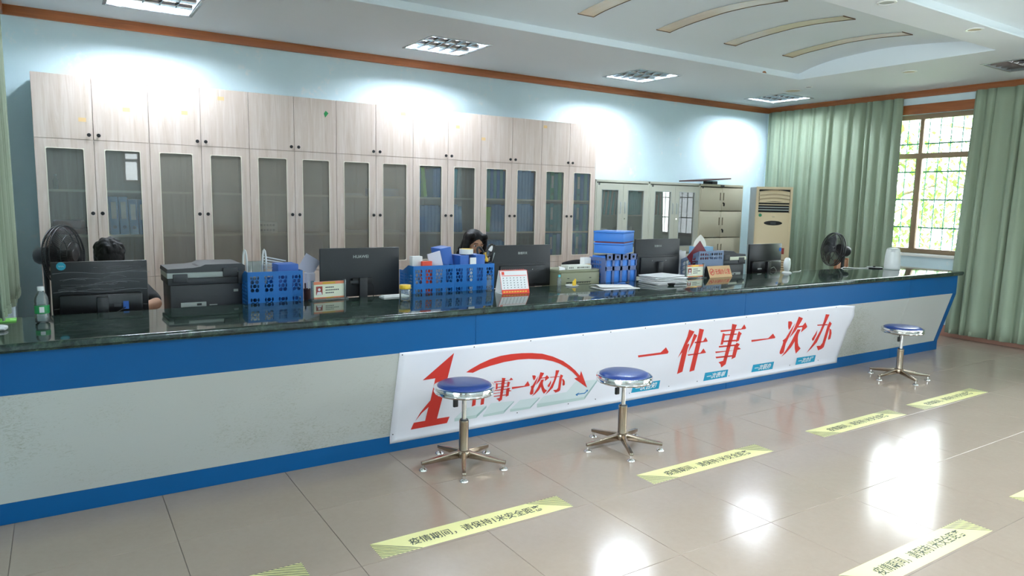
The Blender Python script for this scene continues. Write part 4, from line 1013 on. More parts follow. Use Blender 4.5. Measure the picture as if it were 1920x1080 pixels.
b = MB(); b.box(AW-.105, AW-.065, -.0055, -.004, .86, .94, bev=.001, seg=1); b.build('sticker', 'photo_red', t, smooth=0)

# ================================================================== THINGS ON THE COUNTER AND THE DESK BEHIND IT
ZW = ZS1
def monitor(loc, rz, w, h, zc, label, m='monitor_black', brand=None, style='flat', tilt=.0):
    """seen from behind: back faces -y. zc = height of the lower edge above the desk"""
    t = thing('monitor', label, 'monitor', loc, rz, group='computer monitors')
    tm = T(0, 0, zc) @ Rx(tilt)
    b = MB(); b.box(-w/2, w/2, .0, .022, 0, h, bev=.004, M=tm); o = b.build('panel', m, t)
    b = MB(); b.box(-w/2+.008, w/2-.008, .0222, .0235, .014, h-.008, M=tm); b.build('screen', 'monitor_gloss', o, smooth=0)
    if style == 'ridge':                 # thicker lower half of the back
        b = MB(); b.box(-w/2+.05, w/2-.05, -.022, .0, .02, h*.52, bev=.006, M=tm); b.box(-w/2+.004, w/2-.004, -.006, 0, .012, h*.56, bev=.002, M=tm); b.build('back_cover', m, t)
        b = MB(); b.box(-.11, .11, -.018, 0, .0, .055, bev=.004, M=tm); b.build('socket_bay', 'slot_black', t)
        b = MB()
        for x, z in ((-.08, h*.42), (.08, h*.42)): b.lathe([(0, .003), (.003, .002), (.004, 0)], 8, tm @ T(x, -.021, z) @ Rx(PI/2))
        b.build('screw', 'light_grey', t)
    elif style == 'flat':
        b = MB(); b.box(-.07, .07, -.03, 0, .085, .125, bev=.004, M=tm); b.build('hinge', 'slot_black', t)
    else:
        b = MB(); b.box(-w/2+.03, w/2-.03, -.028, 0, .02, h*.45, bev=.012, M=tm); b.build('back_cover', m, t)
    b = MB(); b.box(-.028, .028, -.05, -.028 if style != 'flat' else -.03, .005, zc+.13, bev=.004); b.build('neck', m, t)
    b = MB(); b.box(-.11, .11, -.09, .09, 0, .012, bev=.004); b.build('foot', m, t)
    if brand:
        me = brand.copy(); me.transform(tm @ T(0, -.0008, h-.058 if style == 'flat' else h-.062) @ Rx(PI/2)); me.materials.append(MATS['light_grey']); link('logo', me, o)
    return t
def cable(t, pts, r=.0025, m='black_plastic', name='cable'):
    b = MB(); b.tube(pts, r, 6); return b.build(name, m, t)
LEN = text('联想开天', width=.084, height=.020, bold=.012)
m1 = monitor((-.184, 1.30, ZD), .02, .462, .325, .045, 'black monitor wrapped in clear film with a teal sticker, far left', 'monitor_gloss', None, 'thick')
b = MB(); rnd = random.Random(4)
for k in range(26):                      # wrinkles of the stretched film
    z = .16+rnd.uniform(0, .14); x0 = rnd.uniform(-.22, .08); L = rnd.uniform(.05, .2); c = rnd.uniform(-.012, .012)
    b.tube([(x0+L*i/6, -.0012, z+.045+c*math.sin(PI*i/6)) for i in range(7)], rnd.uniform(.0003, .0008), 4)
for z in (.308, .205, .115): b.tube([(-.225+.45*i/10, -.0012, z+.006*math.sin(i*.9)) for i in range(11)], .0009, 4)
o = b.build('film_wrinkles', 'film_line', m1); o['kind'] = 'stuff'
b = MB(); b.lathe([(0, .001), (.022, .001), (.022, 0)], 24, T(-.183, -.001, .348) @ Rx(PI/2)); o = b.build('round_sticker', 'cyan_sticker', m1)
b = MB(); b.tube([(-.183-.012+.024*i/8, -.0025, .348+.004*math.sin(i*2.2)) for i in range(9)], .0009, 4); b.build('scribble', 'paper', o)
b = MB(); b.box(.10, .128, -.0295, -.0285, .10, .145); b.build('label', 'file_blue', m1, smooth=0)
b = MB(); b.box(.055, .092, -.0295, -.0285, .115, .135); b.build('label', 'dark_grey', m1, smooth=0)
cable(m1, [(-.10, -.03, .09), (-.06, -.05, .05), (.02, -.05, .06), (.09, -.045, .1), (.11, -.03, .11)], .003)

hu = monitor((1.322, 1.30, ZD), .0, .552, .325, .09, 'wide flat black monitor with a white brand name, left of centre', 'monitor_black', text('HUAWEI', width=.106, height=.020, bold=.012), 'flat')
b = MB(); b.box(-.085, .015, -.0315, -.0295, .182, .20); b.build('port_strip', 'dark_grey', hu)
b = MB(); b.lathe([(0, .02), (.012, .02), (.013, 0)], 14, T(.062, 0, .195) @ Rx(PI/2)); b.build('plug', 'black_plastic', hu)
cable(hu, [(.062, -.018, .195), (.08, -.03, .15), (.075, -.03, .09), (.05, -.02, .03), (.03, .03, .012)])
m3 = monitor((2.635, 1.32, ZD), -.03, .520, .325, .085, 'black monitor behind the desk calendar', 'monitor_black', LEN, 'ridge')
m4 = monitor((4.06, 1.31, ZD), -.03, .520, .325, .115, 'black monitor between the blue boxes and the white papers', 'monitor_black', LEN, 'ridge')
m5 = monitor((5.50, 1.28, ZD), .05, .525, .30, .075, 'small black monitor in front of the air conditioner', 'monitor_gloss', None, 'thick')
for mm_, pts in ((m3, [(-.06, -.02, .11), (-.07, -.04, .06), (-.02, -.04, .03), (.05, -.03, .05), (.06, -.02, .1)]), (m4, [(-.05, -.02, .13), (-.04, -.05, .08), (.03, -.05, .06), (.07, -.02, .13)]),
                 (m5, [(-.10, -.03, .14), (-.02, -.04, .125), (.05, -.045, .10), (.07, -.045, .085)])):
    cable(mm_, pts)
b = MB(); b.lathe([(0, .001), (.02, .001), (.02, 0)], 20, T(.235, -.0005, .315) @ Rx(PI/2)); b.build('round_sticker', 'box_blue', m5)
b = MB(); b.box(-.16, -.09, -.0295, -.0285, .13, .142); b.build('label', 'light_grey', m5, smooth=0)
cable(m5, [(.02, -.04, .13), (.06, -.06, .15), (.10, -.06, .12), (.12, -.05, .09)], .003, 'light_grey')

# ---- left end: bottle, note block
t = thing('water_bottle', 'clear plastic water bottle with a green label at the left counter end', 'bottle', (-.455, .90, ZW))
pr_ = [(.0, .004), (.022, 0), (.030, .006), (.031, .03), (.029, .045), (.031, .06), (.031, .085), (.029, .095), (.0305, .105), (.028, .125), (.020, .143), (.0125, .154), (.0125, .162)]
b = MB(); b.lathe(pr_, 28, cap=False); b.build('shell', 'bottle_clear', t, smooth=60)
b = MB(); b.lathe([(.0314, .048), (.0314, .088)], 28, cap=False); b.build('label', 'green_label', t)
b = MB(); b.box(-.010, .010, -.0335, -.0315, .054, .082); b.build('barcode', 'paper', t, smooth=0)
b = MB(); b.lathe([(.0145, .158), (.0148, .176), (.013, .178), (0, .178)], 22); b.build('cap', 'white_plastic', t)
t = thing('note_pad', 'lime green note pad at the left counter edge', 'note pad', (-.62, 1.02, ZW))
b = MB(); b.box(-.035, .055, -.03, .05, 0, .008, bev=.001); b.build('pad', 'lime_note', t)
t = thing('crumpled_paper', 'crumpled white paper at the left photo edge of the worktop', 'paper', (-.61, .74, ZW))
b = MB(); b.ball((0, 0, .014), (.025, .03, .014), 10)
for v in b.bm.verts: v.co += Vector((math.sin(v.co.y*300), math.cos(v.co.x*280), 0))*.004
b.build('sheet', 'paper', t, smooth=0)

# ---- multifunction printer
def mfp(loc, label, w, d, z_strip, top, strip='light_grey', flip=1):
    t = thing('printer', label, 'printer', loc, 0, group='black office printers')
    M_ = Matrix.Diagonal((flip, 1, 1, 1))
    b = MB(); b.box(.015, w-.015, .01, d, 0, z_strip-.045, bev=.008, M=M_); b.build('base', 'dark_grey', t)
    b = MB(); b.box(.004, w-.004, .002, d, z_strip-.045, z_strip-.004, bev=.006, M=M_); b.build('scanner_bed', 'dark_grey', t)
    b = MB(); b.box(.0, w, -.004, d*.9, z_strip-.004, z_strip+.028, bev=.004, M=M_); b.build('band', strip, t)
    b = MB(); b.box(.03, .11, -.008, .02, z_strip-.03, z_strip+.022, bev=.004, M=M_); b.build('hinge', 'dark_grey', t)
    b = MB(); b.box(w-.13, w-.046, -.010, .02, z_strip-.004, z_strip+.05, bev=.004, M=M_); b.build('hinge', 'dark_grey', t)
    b = MB(); b.box(w-.045, w+.002, -.009, .02, z_strip-.05, z_strip+.028, bev=.004, M=M_); b.build('hinge', 'dark_grey', t)
    pf = [(0, z_strip+.028), (w, z_strip+.028), (w, top-.012), (w-.02, top), (w*.48, top), (w*.42, top-.012), (w*.33, z_strip+.055), (.005, z_strip+.05)]
    b = MB(); b.prism(pf, -d, -.004, M_ @ Rx(PI/2)); b.build('document_feeder', 'dark_grey', t, smooth=30)
    b = MB(); b.prism([(w*.335, z_strip+.052), (w*.43, top-.014), (w*.45, top-.016), (w*.37, z_strip+.052)], -d*.7, -d*.2, M_ @ Rx(PI/2) @ T(0, .003, 0)); b.build('paper_slot', 'slot_black', t, smooth=0)
    b = MB(); b.box(w*.16, w*.48, .007, .012, .085, .112, bev=.001, M=M_); b.build('rating_plate', 'light_grey', t)
    b = MB(); b.box(w*.36, w*.42, .0055, .0075, .092, .105, M=M_); b.build('plate_mark', 'dark_grey', t)
    b = MB(); b.box(w*.52, w*.62, .007, .012, .089, .094, M=M_); b.box(w*.84, w*.90, .007, .012, .165, .18, M=M_); b.build('label', 'light_grey', t, smooth=0)
    return t
mfp((.145, 1.29, ZD), 'black multifunction printer with a pale grey band beside the wrapped monitor', .435, .33, .262, .335)
p2 = mfp((5.17, 1.25, ZD), 'black printer with a cream band, right of the grey file holder', .37, .30, .235, .315, 'label_cream', -1)

# ---- perforated plastic file baskets
def hexcell(b, x0, x1, z0, z1, hx, hz, r, y=0):
    xm, zm = (x0+x1)/2, (z0+z1)/2
    out = [(x1, zm), (x1, z1), (x0, z1), (x0, zm), (x0, z0), (x1, z0)]
    kx = min(1.0, (x1-x0)*.47/r)
    ins = [(hx+kx*r*math.cos(PI/3*k), hz+r*1.02*math.sin(PI/3*k)) for k in range(6)]
    vo = [b.bm.verts.new((p[0], y, p[1])) for p in out]; vi = [b.bm.verts.new((p[0], y, p[1])) for p in ins]
    for k in range(6): b.bm.faces.new((vo[k], vo[(k+1) % 6], vi[(k+1) % 6], vi[k]))
def perforated(w, h, groups, cols, rows, cw, ch, x_margin, zs, stagger=False):
    """panel in x,z at y=0: `groups` blocks of hexagonal holes in columns; zs = foot of each hole row; stagger drops one hole on odd rows"""
    b = MB(); gw = cols*cw; gap = (w-2*x_margin-groups*gw)/max(1, groups-1)
    zz = 0.0
    def band(z0, z1): b.face([(0, 0, z0), (w, 0, z0), (w, 0, z1), (0, 0, z1)])
    for r_, z in enumerate(zs):
        if z > zz+1e-6: band(zz, z)
        x = 0.0; odd = stagger and r_ % 2 == 1
        for g_ in range(groups):
            x0 = x_margin+g_*(gw+gap)
            cells = [(x0+c*cw, x0+(c+1)*cw) for c in range(cols)]
            if odd: cells = [(x0, x0+cw/2)]+[(x0+cw/2+c*cw, x0+cw*1.5+c*cw) for c in range(cols-1)]+[(x0+gw-cw/2, x0+gw)]
            for xa, xb in cells:
                if xa > x+1e-6: b.face([(x, 0, z), (xa, 0, z), (xa, 0, z+ch), (x, 0, z+ch)])
                hexcell(b, xa, xb, z, z+ch, (xa+xb)/2, z+ch/2, min(cw, ch)*.50); x = xb
        b.face([(x, 0, z), (w, 0, z), (w, 0, z+ch), (x, 0, z+ch)]); zz = z+ch
    band(zz, h); return b
def basket(loc, w, label, m, groups=4, h=.295, d=.23, cols=2, cw=.027, ch=.0245):
    t = thing('file_basket', label, 'file basket', loc, 0, group='perforated plastic file holders')
    zs = [h-.037-.0123-ch*k for k in (8.4, 7.4, 6.4, 5.4)][::1]; zs = sorted([h-.0493-ch*k for k in range(4)]+[h-.0493-.132-ch*k for k in range(4)])
    def solid(o, th=.003):
        md = o.modifiers.new('thick', 'SOLIDIFY'); md.thickness = th; md.offset = 0
    b = perforated(w, h, groups, cols, 1, cw, ch, .012, zs, True); o = b.build('front', m, t, smooth=0); solid(o)
    for x in (0, w):                     # side with a slanting top edge and its own holes
        b = perforated(d, h*.86, 3, 3, 1, .018, .018, .02, [.03+.021*k for k in range(10)])
        b.bm.transform(T(x, 0, 0) @ Rz(PI/2))
        o = b.build('side', m, t, smooth=0); solid(o)
        b = MB(); b.face([(x, 0, h*.86), (x, 0, h), (x, d*.35, h), (x, d*.75, h*.86)]); o = b.build('side_lip', m, t, smooth=0); solid(o)
    b = MB(); b.box(0, w, d-.003, d, 0, h*.8); b.box(0, w, 0, d, 0, .004); b.build('back', m, t, smooth=0)
    for k in range(1, groups):
        b = MB(); b.box(w*k/groups-.0012, w*k/groups+.0012, .004, d-.004, .004, h*.7); b.build('divider', m, t, smooth=0)
    return t
basket((.56, 1.14, ZD), .325, 'bright blue perforated file basket beside the name stand', 'basket_blue')
basket((1.632, 1.14, ZD), .31, 'bright blue perforated file basket with white papers and a red book', 'basket_blue')
basket((1.945, 1.14, ZD), .325, 'bright blue perforated file basket in front of the seated woman', 'basket_blue')

# contents of the first basket
t = thing('wire_rack', 'white plastic rack with loop handles standing in the blue basket', 'rack', (.60, 1.22, ZD+.005))
for x in (-.015, .10):
    b = MB(); b.tube([(x+.02*s*abs(math.cos(a))*0+.012*math.cos(a), .10+.0*s, .30+.11*math.sin(a)*1.0) for s in (1,) for a in [PI*2*k/16 for k in range(16)]], .006, 8, closed=True); b.build('handle', 'white_plastic', t)
b = MB(); b.box(-.01, .10, .10, .106, 0, .34, bev=.002); b.build('back_sheet', 'acrylic', t)
for k in range(5):
    b = MB(); b.tube([(.10, .11, .365-.018*k), (.235, .11, .335-.015*k)], .004, 6); b.build('rail', 'white_plastic', t)
t = thing('blue_carton', 'small blue carton upright at the right end of the first basket', 'carton', (.79, 1.19, ZD+.006))
b = MB(); b.box(-.04, .085, 0, .15, 0, .325, bev=.003); b.build('box', 'file_blue', t)
t = thing('paper_card', 'bluish paper card tilted behind the first basket', 'card', (1.005, 1.40, ZD))
b = MB(); b.box(-.055, .055, -.002, .002, .25, .36, M=T(0, 0, .305) @ Ry(.55) @ T(0, 0, -.305)); b.box(-.03, .03, -.03, .03, 0, .25, bev=.004); b.build('sheet', 'paper_lilac', t)
t = thing('pen_cup', 'small dark red cup between the first basket and the wide monitor', 'cup', (.935, 1.22, ZD))
b = MB(); b.lathe([(.020, 0), (.022, .12), (.022, .17), (.019, .17), (.017, .01)], 18); b.build('cup', 'dark_board', t)
b = MB(); b.tube([(.004, 0, .02), (.010, 0, .215)], .004, 8); b.build('pen', 'white_plastic', t)
b = MB(); b.tube([(-.004, .004, .02), (-.010, .004, .205)], .005, 8); b.build('pen', 'dark_board', t)

# contents of the second and third baskets
def upright(name, loc, w, d, h, m, label, cat, tilt=0.0, rz=0.0):
    b = MB(); b.box(-w/2, w/2, 0, d, 0, h, bev=.002, M=Ry(tilt)); o = b.build(name, m); o.location = loc; o.rotation_euler = (0, 0, rz); return tag(o, label, cat)
upright('paper_bundle', (1.69, 1.20, ZD+.006), .075, .05, .35, 'paper', 'white papers standing at the left end of the second basket', 'papers')
upright('red_book', (1.745, 1.16, ZD+.006), .075, .025, .318, 'orange_red', 'small red book standing in the second basket', 'book')
upright('printed_sheets', (1.90, 1.19, ZD+.006), .10, .012, .385, 'paper_lilac', 'printed white sheets leaning against the blue box file', 'papers', -.24)
upright('box_file', (1.975, 1.21, ZD+.006), .085, .15, .41, 'file_blue', 'tall blue box file leaning to the left, behind the baskets', 'box file', -.16)
upright('blue_carton', (2.035, 1.16, ZD+.006), .07, .15, .35, 'file_blue', 'blue carton right of the leaning box file', 'carton')
upright('blue_carton', (2.165, 1.16, ZD+.006), .075, .15, .352, 'file_blue', 'blue carton right of the tape roll, below the scissors', 'carton')
upright('white_label_card', (2.10, 1.148, ZD+.006), .05, .008, .335, 'paper', 'white label card between the two blue cartons', 'card')
t = thing('tape_roll', 'thick white tape roll with yellow core on the blue cartons', 'tape roll', (2.09, 1.235, ZD+.361))
b = MB(); b.lathe([(.026, 0), (.05, 0), (.05, .036), (.026, .036), (.026, 0)], 28, cap=False); b.build('roll', 'white_plastic', t)
b = MB(); b.lathe([(.0, .0355), (.044, .037), (.046, .036)], 28, cap=False); b.build('core', 'yellow_cap', t)
t = thing('pen_holder', 'black pen holder with scissors in front of the seated woman', 'pen holder', (2.275, 1.26, ZD))
b = MB(); b.lathe([(.042, 0), (.045, .30), (.042, .30), (.038, .01)], 24); b.build('cup', 'black_plastic', t)
for s, x in ((1, -.035), (-1, .02)):
    b = MB(); b.tube([(x-.012+.028*math.cos(a)*.8, -.01, .385+.05*math.sin(a)) for a in [2*PI*k/18 for k in range(18)]], .009, 8, closed=True, M=T(0, 0, .36) @ Ry(-.5*s) @ T(0, 0, -.36)); b.build('scissor_handle', 'black_plastic', t)
b = MB(); b.box(-.02, .006, -.018, -.012, .27, .37, bev=.001, M=T(0, 0, .3) @ Ry(-.25) @ T(0, 0, -.3)); b.build('gold_blade', 'gold', t)
b = MB(); b.box(.01, .05, -.016, .004, .375, .42, bev=.004, M=T(.03, 0, .4) @ Ry(.5) @ T(-.03, 0, -.4)); b.build('eraser', 'paper', t)
for k, (x, m_) in enumerate(((.05, 'black_plastic'), (.036, 'slot_black'), (.06, 'light_grey'))):
    b = MB(); b.tube([(.02, .01*k, .2), (x+.02, .01*k, .42-.03*k)], .006, 8); b.build('pen', m_, t)

# ---- name stands
def name_stand(loc, rz, label):
    t = thing('name_stand', label, 'name stand', loc, rz, group='acrylic name stands')
    w, h = .205, .115
    b = MB(); b.box(-w/2-.018, w/2+.018, -.032, .032, 0, .010, bev=.002); b.build('base', 'acrylic', t)
    for x in (-w/2-.004, w/2+.004):
        b = MB(); b.box(x-.006, x+.006, -.010, .010, .010, .010+h, bev=.001); b.build('post', 'acrylic', t)
    b = MB(); b.box(-w/2, w/2, -.002, .002, .012, .010+h-.008); c = b.build('card', 'label_cream', t, smooth=0)
    b = MB(); b.box(-w/2, w/2, -.0028, -.002, h-.016, h+.002); b.box(-w/2, w/2, -.0028, -.002, .012, .020); b.build('card_border', 'card_border', c, smooth=0)
    b = MB(); b.box(-w/2+.06, w/2-.06, -.0034, -.0028, h-.013, h-.002); b.box(-.02, .03, -.0034, -.0028, .013, .018); b.build('gold_band', 'gold', c, smooth=0)
    b = MB(); b.box(-w/2+.018, -w/2+.060, -.0028, -.002, .035, .088); ph = b.build('photo', 'photo_red', c, smooth=0)
    b = MB(); b.prism([(-.018, .0), (.018, 0), (.012, .018), (-.012, .018)], .0, .0006, T(-w/2+.039, -.0028, .036) @ Rx(PI/2)); b.lathe([(0, .0006), (.009, .0006), (.009, 0)], 14, T(-w/2+.039, -.0028, .068) @ Rx(PI/2)); b.build('portrait', 'paper', ph, smooth=0)
    b = MB()
    for r_, n in enumerate((5, 8, 5)):
        for k in range(n): b.box(-.022+k*.0115, -.022+k*.0115+.0085, -.0026, -.002, .076-.017*r_, .083-.017*r_)
    b.build('small_print', 'dark_grey', c, smooth=0)
name_stand((1.03, 1.085, ZW), .12, 'clear acrylic name stand in front of the wide flat monitor')
name_stand((4.265, 1.06, ZW), .0, 'clear acrylic name stand beside the wooden sign')

# ---- small things on the marble
t = thing('glass_jar', 'small clear jar with a yellow lid on the worktop', 'jar', (1.437, .84, ZW))
b = MB(); b.lathe([(.0, .002), (.030, 0), (.035, .006), (.036, .06), (.032, .076), (.031, .08)], 28, cap=False); b.build('body', 'bottle_clear', t, smooth=60)
b = MB(); b.lathe([(.035, .078), (.036, .08), (.036, .100), (.034, .103), (0, .103)], 28); b.build('lid', 'yellow_cap', t)
t = thing('folded_paper', 'folded white paper strip lying behind the jar', 'paper', (1.47, 1.05, ZW))
b = MB(); b.box(-.11, .08, -.035, .035, .0, .006, bev=.001, M=Rz(.12)); b.box(-.10, .06, -.028, .03, .006, .012, bev=.001, M=Rz(.05)); b.build('sheets', 'paper', t)

t = thing('desk_calendar', 'white tent calendar with a red border on the worktop', 'calendar', (2.275, .90, ZW), -.10)
w, h = .215, .165; lean = .30
def face_m(): return T(0, -.055, 0) @ Rx(-lean)
b = MB(); b.box(-w/2, w/2, -.0015, .0015, 0, h, M=face_m()); o = b.build('front_page', 'paper', t, smooth=0)
b = MB(); b.box(-w/2, w/2, -.0015, .0015, 0, h, M=T(0, .055, 0) @ Rx(lean)); b.box(-w/2, w/2, -.052, .052, 0, .003); b.build('back_board', 'paper', t, smooth=0)
def onface(b_, x0, x1, z0, z1, lift=.0005): b_.box(x0, x1, -.0015-lift, -.0015, z0, z1, M=face_m())
b = MB(); onface(b, -w/2, w/2, 0, .030); onface(b, -w/2, w/2, h-.004, h); onface(b, -w/2, -w/2+.003, 0, h); onface(b, w/2-.003, w/2, 0, h); onface(b, -w/2+.012, w/2-.01, h-.040, h-.036); onface(b, -w/2+.014, -w/2+.034, h-.031, h-.010); b.build('red_print', 'orange_red', o, smooth=0)
b = MB()
for r_ in range(5):
    for c_ in range(7): onface(b, -w/2+.020+c_*.027, -w/2+.026+c_*.027, .040+r_*.017, .046+r_*.017)
b.build('dates', 'dark_grey', o, smooth=0)
b = MB()
for k in range(9): onface(b, -w/2+.012+k*.021, -w/2+.026+k*.021, .010, .018, .0009)
b.build('gold_print', 'yellow_cap', o, smooth=0)
for k in range(12):
    b = MB(); b.tube([(-w/2+.02+k*.0155, .0075*math.cos(a), h*.957+.0075*math.sin(a)) for a in [2*PI*j/10 for j in range(10)]], .0009, 4, closed=True); b.build('ring', 'orange_red', t)
t = thing('clear_card_holder', 'small clear plastic holder between basket and calendar', 'card holder', (2.18, 1.06, ZW))
b = MB(); b.box(-.02, .02, -.012, .012, 0, .006, bev=.001); b.box(-.018, .018, -.002, .002, .006, .11); b.build('stand', 'acrylic', t)

# ---- dot matrix printer and what lies around it
t = thing('receipt_printer', 'olive beige flat dot matrix printer with a white label card', 'printer', (2.90, 1.17, ZD))
b = MB(); b.box(0, .385, 0, .26, 0, .195, bev=.006); b.build('case', 'printer_beige', t)
b = MB(); b.box(-.01, .39, .01, .27, .195, .215, bev=.004); b.build('lid', 'printer_beige', t)
b = MB(); b.box(.05, .30, -.001, .008, .118, .122); b.box(.06, .08, -.001, .004, .148, .153); b.box(.28, .30, -.001, .004, .148, .153); b.build('slot', 'slot_black', t)
for k in range(14):
    b = MB(); b.box(.055+k*.017, .063+k*.017, -.002, .004, .110, .118); b.build('tooth', 'slot_black', t, smooth=0)
t = thing('label_card', 'long white carton with small dark print on the beige printer', 'carton', (3.105, 1.20, ZD+.215), -.05)
b = MB(); b.box(-.115, .115, 0, .10, 0, .033, bev=.002); b.build('box', 'printer_cream', t)
b = MB(); rnd = random.Random(9)
for k in range(13):
    if k in (3, 4): continue
    b.box(-.10+k*.0155, -.10+k*.0155+rnd.uniform(.006, .011), -.0008, 0, .010, .021)
b.build('print', 'dark_grey', t, smooth=0)
t = thing('curled_paper', 'curled white receipt paper at the left of the beige printer', 'paper', (2.93, 1.20, ZD+.215))
b = MB(); b.grid(lambda u, v: (-.03+.06*u+.02*math.sin(3*v), .0+.06*v, .002+.03*math.sin(PI*v*.6)*(1-u*.5)), 6, 8); o = b.build('sheet', 'paper', t, smooth=180); o.modifiers.new('thick', 'SOLIDIFY').thickness = .0008
t = thing('small_bottle', 'small clear bottle with blue cap beside the beige printer', 'bottle', (2.80, 1.06, ZW))
b = MB(); b.lathe([(.014, 0), (.016, .004), (.016, .055), (.008, .068), (.008, .075)], 18); b.build('body', 'bottle_clear', t)
b = MB(); b.lathe([(.010, .072), (.010, .088), (0, .09)], 16); b.build('cap', 'binder_teal', t)
t = thing('glue_tray', 'clear dish with yellow sticks in front of the beige printer', 'dish', (2.90, 1.03, ZW))
b = MB(); b.lathe([(0, .001), (.045, 0), (.052, .008), (.05, .010), (.043, .003)], 24, cap=False); b.build('dish', 'white_plastic', t)
for k in range(3):
    b = MB(); b.lathe([(.007, .003), (.007, .035+.008*k), (0, .04+.008*k)], 10, T(.012+.012*k, .004*k, 0)); b.build('stick', 'yellow_cap', t)

# ---- slate file holder with four blue binders, two blue boxes on top
t = thing('file_holder', 'slate blue file holder with windows showing blue binders', 'file holder', (3.315, 1.135, ZD), group='slate file holders')
W = .34; H = .335; D = .20
b = MB()
zs_ = [(0, .05), (.20, .235), (.285, H)]
for z0_, z1_ in zs_: b.box(0, W, 0, .004, z0_, z1_)
for k in range(5): b.box(max(0, W*k/4-.011), min(W, W*k/4+.011), 0, .004, 0, H)
b.build('front', 'holder_slate', t, smooth=0)
for k in range(4):
    b = MB(); b.lathe([(.006, 0), (.012, .001), (.012, 0)], 14, T(W*(k+.5)/4, -.0005, .31) @ Rx(PI/2)); b.build('eyelet', 'slot_black', t)
for x in (0, W):
    b = perforated(D, H-.03, 1, 5, 1, .026, .03, .05, [.03, .06, .09, .12, .15, .215, .25]); b.bm.transform(T(x, 0, 0) @ Rz(PI/2)); o = b.build('side', 'holder_slate', t, smooth=0); md = o.modifiers.new('thick', 'SOLIDIFY'); md.thickness = .003
b = MB(); b.box(0, W, D-.003, D, 0, H-.04); b.box(0, W, 0, D, 0, .004); b.build('back', 'holder_slate', t, smooth=0)
for k in range(4):
    binder(3.315+.34*k/4+.010, ZD+.005, .066, .31, .17, 'box_blue', ('blue binder in the slate file holder, counted first from left', 'blue binder in the slate file holder, second from left', 'blue binder in the slate file holder, third from left', 'blue binder in the slate file holder, rightmost')[k], 'blue binders in the slate file holder', False, 0, 1.145)
for k in range(2):
    t = thing('blue_box', ('lower blue archive box on the slate file holder', 'upper blue archive box on the slate file holder')[k], 'box', (3.50, 1.255, ZD+H+.004+.095*k), (.62, .58)[k]-.02, group='stacked blue archive boxes')
    b = MB(); b.box(-.155, .155, -.125, .125, 0, .068, bev=.002); b.build('base', 'box_blue', t)
    b = MB(); b.box(-.158, .158, -.128, .128, .070, .084, bev=.002); b.build('lid', 'box_blue', t)
    b = MB(); b.box(-.148, .148, -.118, .118, .084, .095); b.build('sheets', 'maroon', t, smooth=0) if k == 0 else b.bm.free()
t = thing('tissue_pack', 'white and tan packet beside the slate file holder', 'packet', (3.24, 1.30, ZD))
b = MB(); b.box(-.035, .035, -.03, .03, 0, .30, bev=.006); b.build('pack', 'paper', t)
b = MB(); b.box(-.03, .03, -.0312, -.030, .17, .25); b.build('print', 'tape_yellow_residue', t, smooth=0)

papers(3.60, 3.92, .82, 1.05, ZW, 6, 'thick stack of white papers in front of the monitor', seed=12, twist=.2)
t = thing('open_folder', 'white open paper folder with a blue pen lying on the worktop', 'folder', (3.15, .82, ZW), -.12)
b = MB(); b.box(-.16, .16, -.095, .095, 0, .003); b.build('sheet', 'paper', t, smooth=0)
b = MB(); b.grid(lambda u, v: (-.165+.30*u, -.06+.17*v, .0045+.012*math.sin(PI*v)+.01*(1-u)), 10, 8); o = b.build('leaf', 'paper', t, smooth=180); o.modifiers.new('thick', 'SOLIDIFY').thickness = .001
t = thing('blue_pen', 'blue pen with black grip lying on the open folder', 'pen', (3.27, .87, ZW+.026), .2)
b = MB(); b.lathe([(.0, -.07), (.004, -.066), (.004, .03)], 10, Ry(PI/2)); b.build('barrel', 'file_blue', t)
b = MB(); b.lathe([(.0055, .03), (.0055, .075), (0, .08)], 10, Ry(PI/2)); b.build('cap', 'black_plastic', t)
t = thing('clip_dish', 'small black clip dish at the corner of the paper stack', 'clip dish', (3.655, .735, ZW))
b = MB(); b.lathe([(.0, .001), (.022, 0), (.034, .018), (.031, .018), (.02, .004)], 20, Matrix.Diagonal((1.1, .8, 1, 1)), cap=False); b.build('dish', 'black_plastic', t)

# ---- grey perforated magazine holder with papers, maroon folder, tissue box
t = thing('file_holder', 'grey blue magazine holder with round holes, behind the wooden sign', 'file holder', (4.395, 1.14, ZD), group='slate file holders')
W = .325; H = .335
b = perforated(W, H, 5, 2, 1, .026, .030, .018, [H-.08, H-.045]); o = b.build('front', 'holder_grey', t, smooth=0); o.modifiers.new('thick', 'SOLIDIFY').thickness = .004
b = perforated(.22, H, 1, 4, 1, .04, .04, .03, [.05, .10, .15, .20, .25]); b.bm.transform(Rz(PI/2))
for v in b.bm.verts:
    v.co.x -= .0; v.co.z *= (1-.35*max(0, (v.co.y-.05)/.22))
o = b.build('side', 'holder_grey', t, smooth=0); o.modifiers.new('thick', 'SOLIDIFY').thickness = .003
b = MB(); b.box(W-.003, W, 0, .22, 0, H*.8); b.box(0, W, .217, .22, 0, H*.6); b.box(0, W, 0, .22, 0, .004); b.build('back', 'holder_grey', t, smooth=0)
t = thing('paper_bundle', 'white papers standing left of the grey magazine holder', 'papers', (4.36, 1.38, ZD))
for k in range(3):
    b = MB(); b.box(-.06+.03*k, .03+.03*k, -.015*k, -.015*k+.006, .0, .335-.006*k, M=Ry(-.05+.03*k)); b.build('sheet', 'paper_lilac' if k % 2 else 'paper', t, smooth=0)
t = thing('maroon_folder', 'maroon folder with one corner up in the grey magazine holder', 'folder', (4.47, 1.22, ZD+.03))
b = MB(); b.box(-.105, .105, -.011, -.006, -.0, .21, M=T(0, 0, .245) @ Ry(PI/4+.06) @ T(0, 0, -.105)); b.build('cover', 'maroon', t, smooth=0)
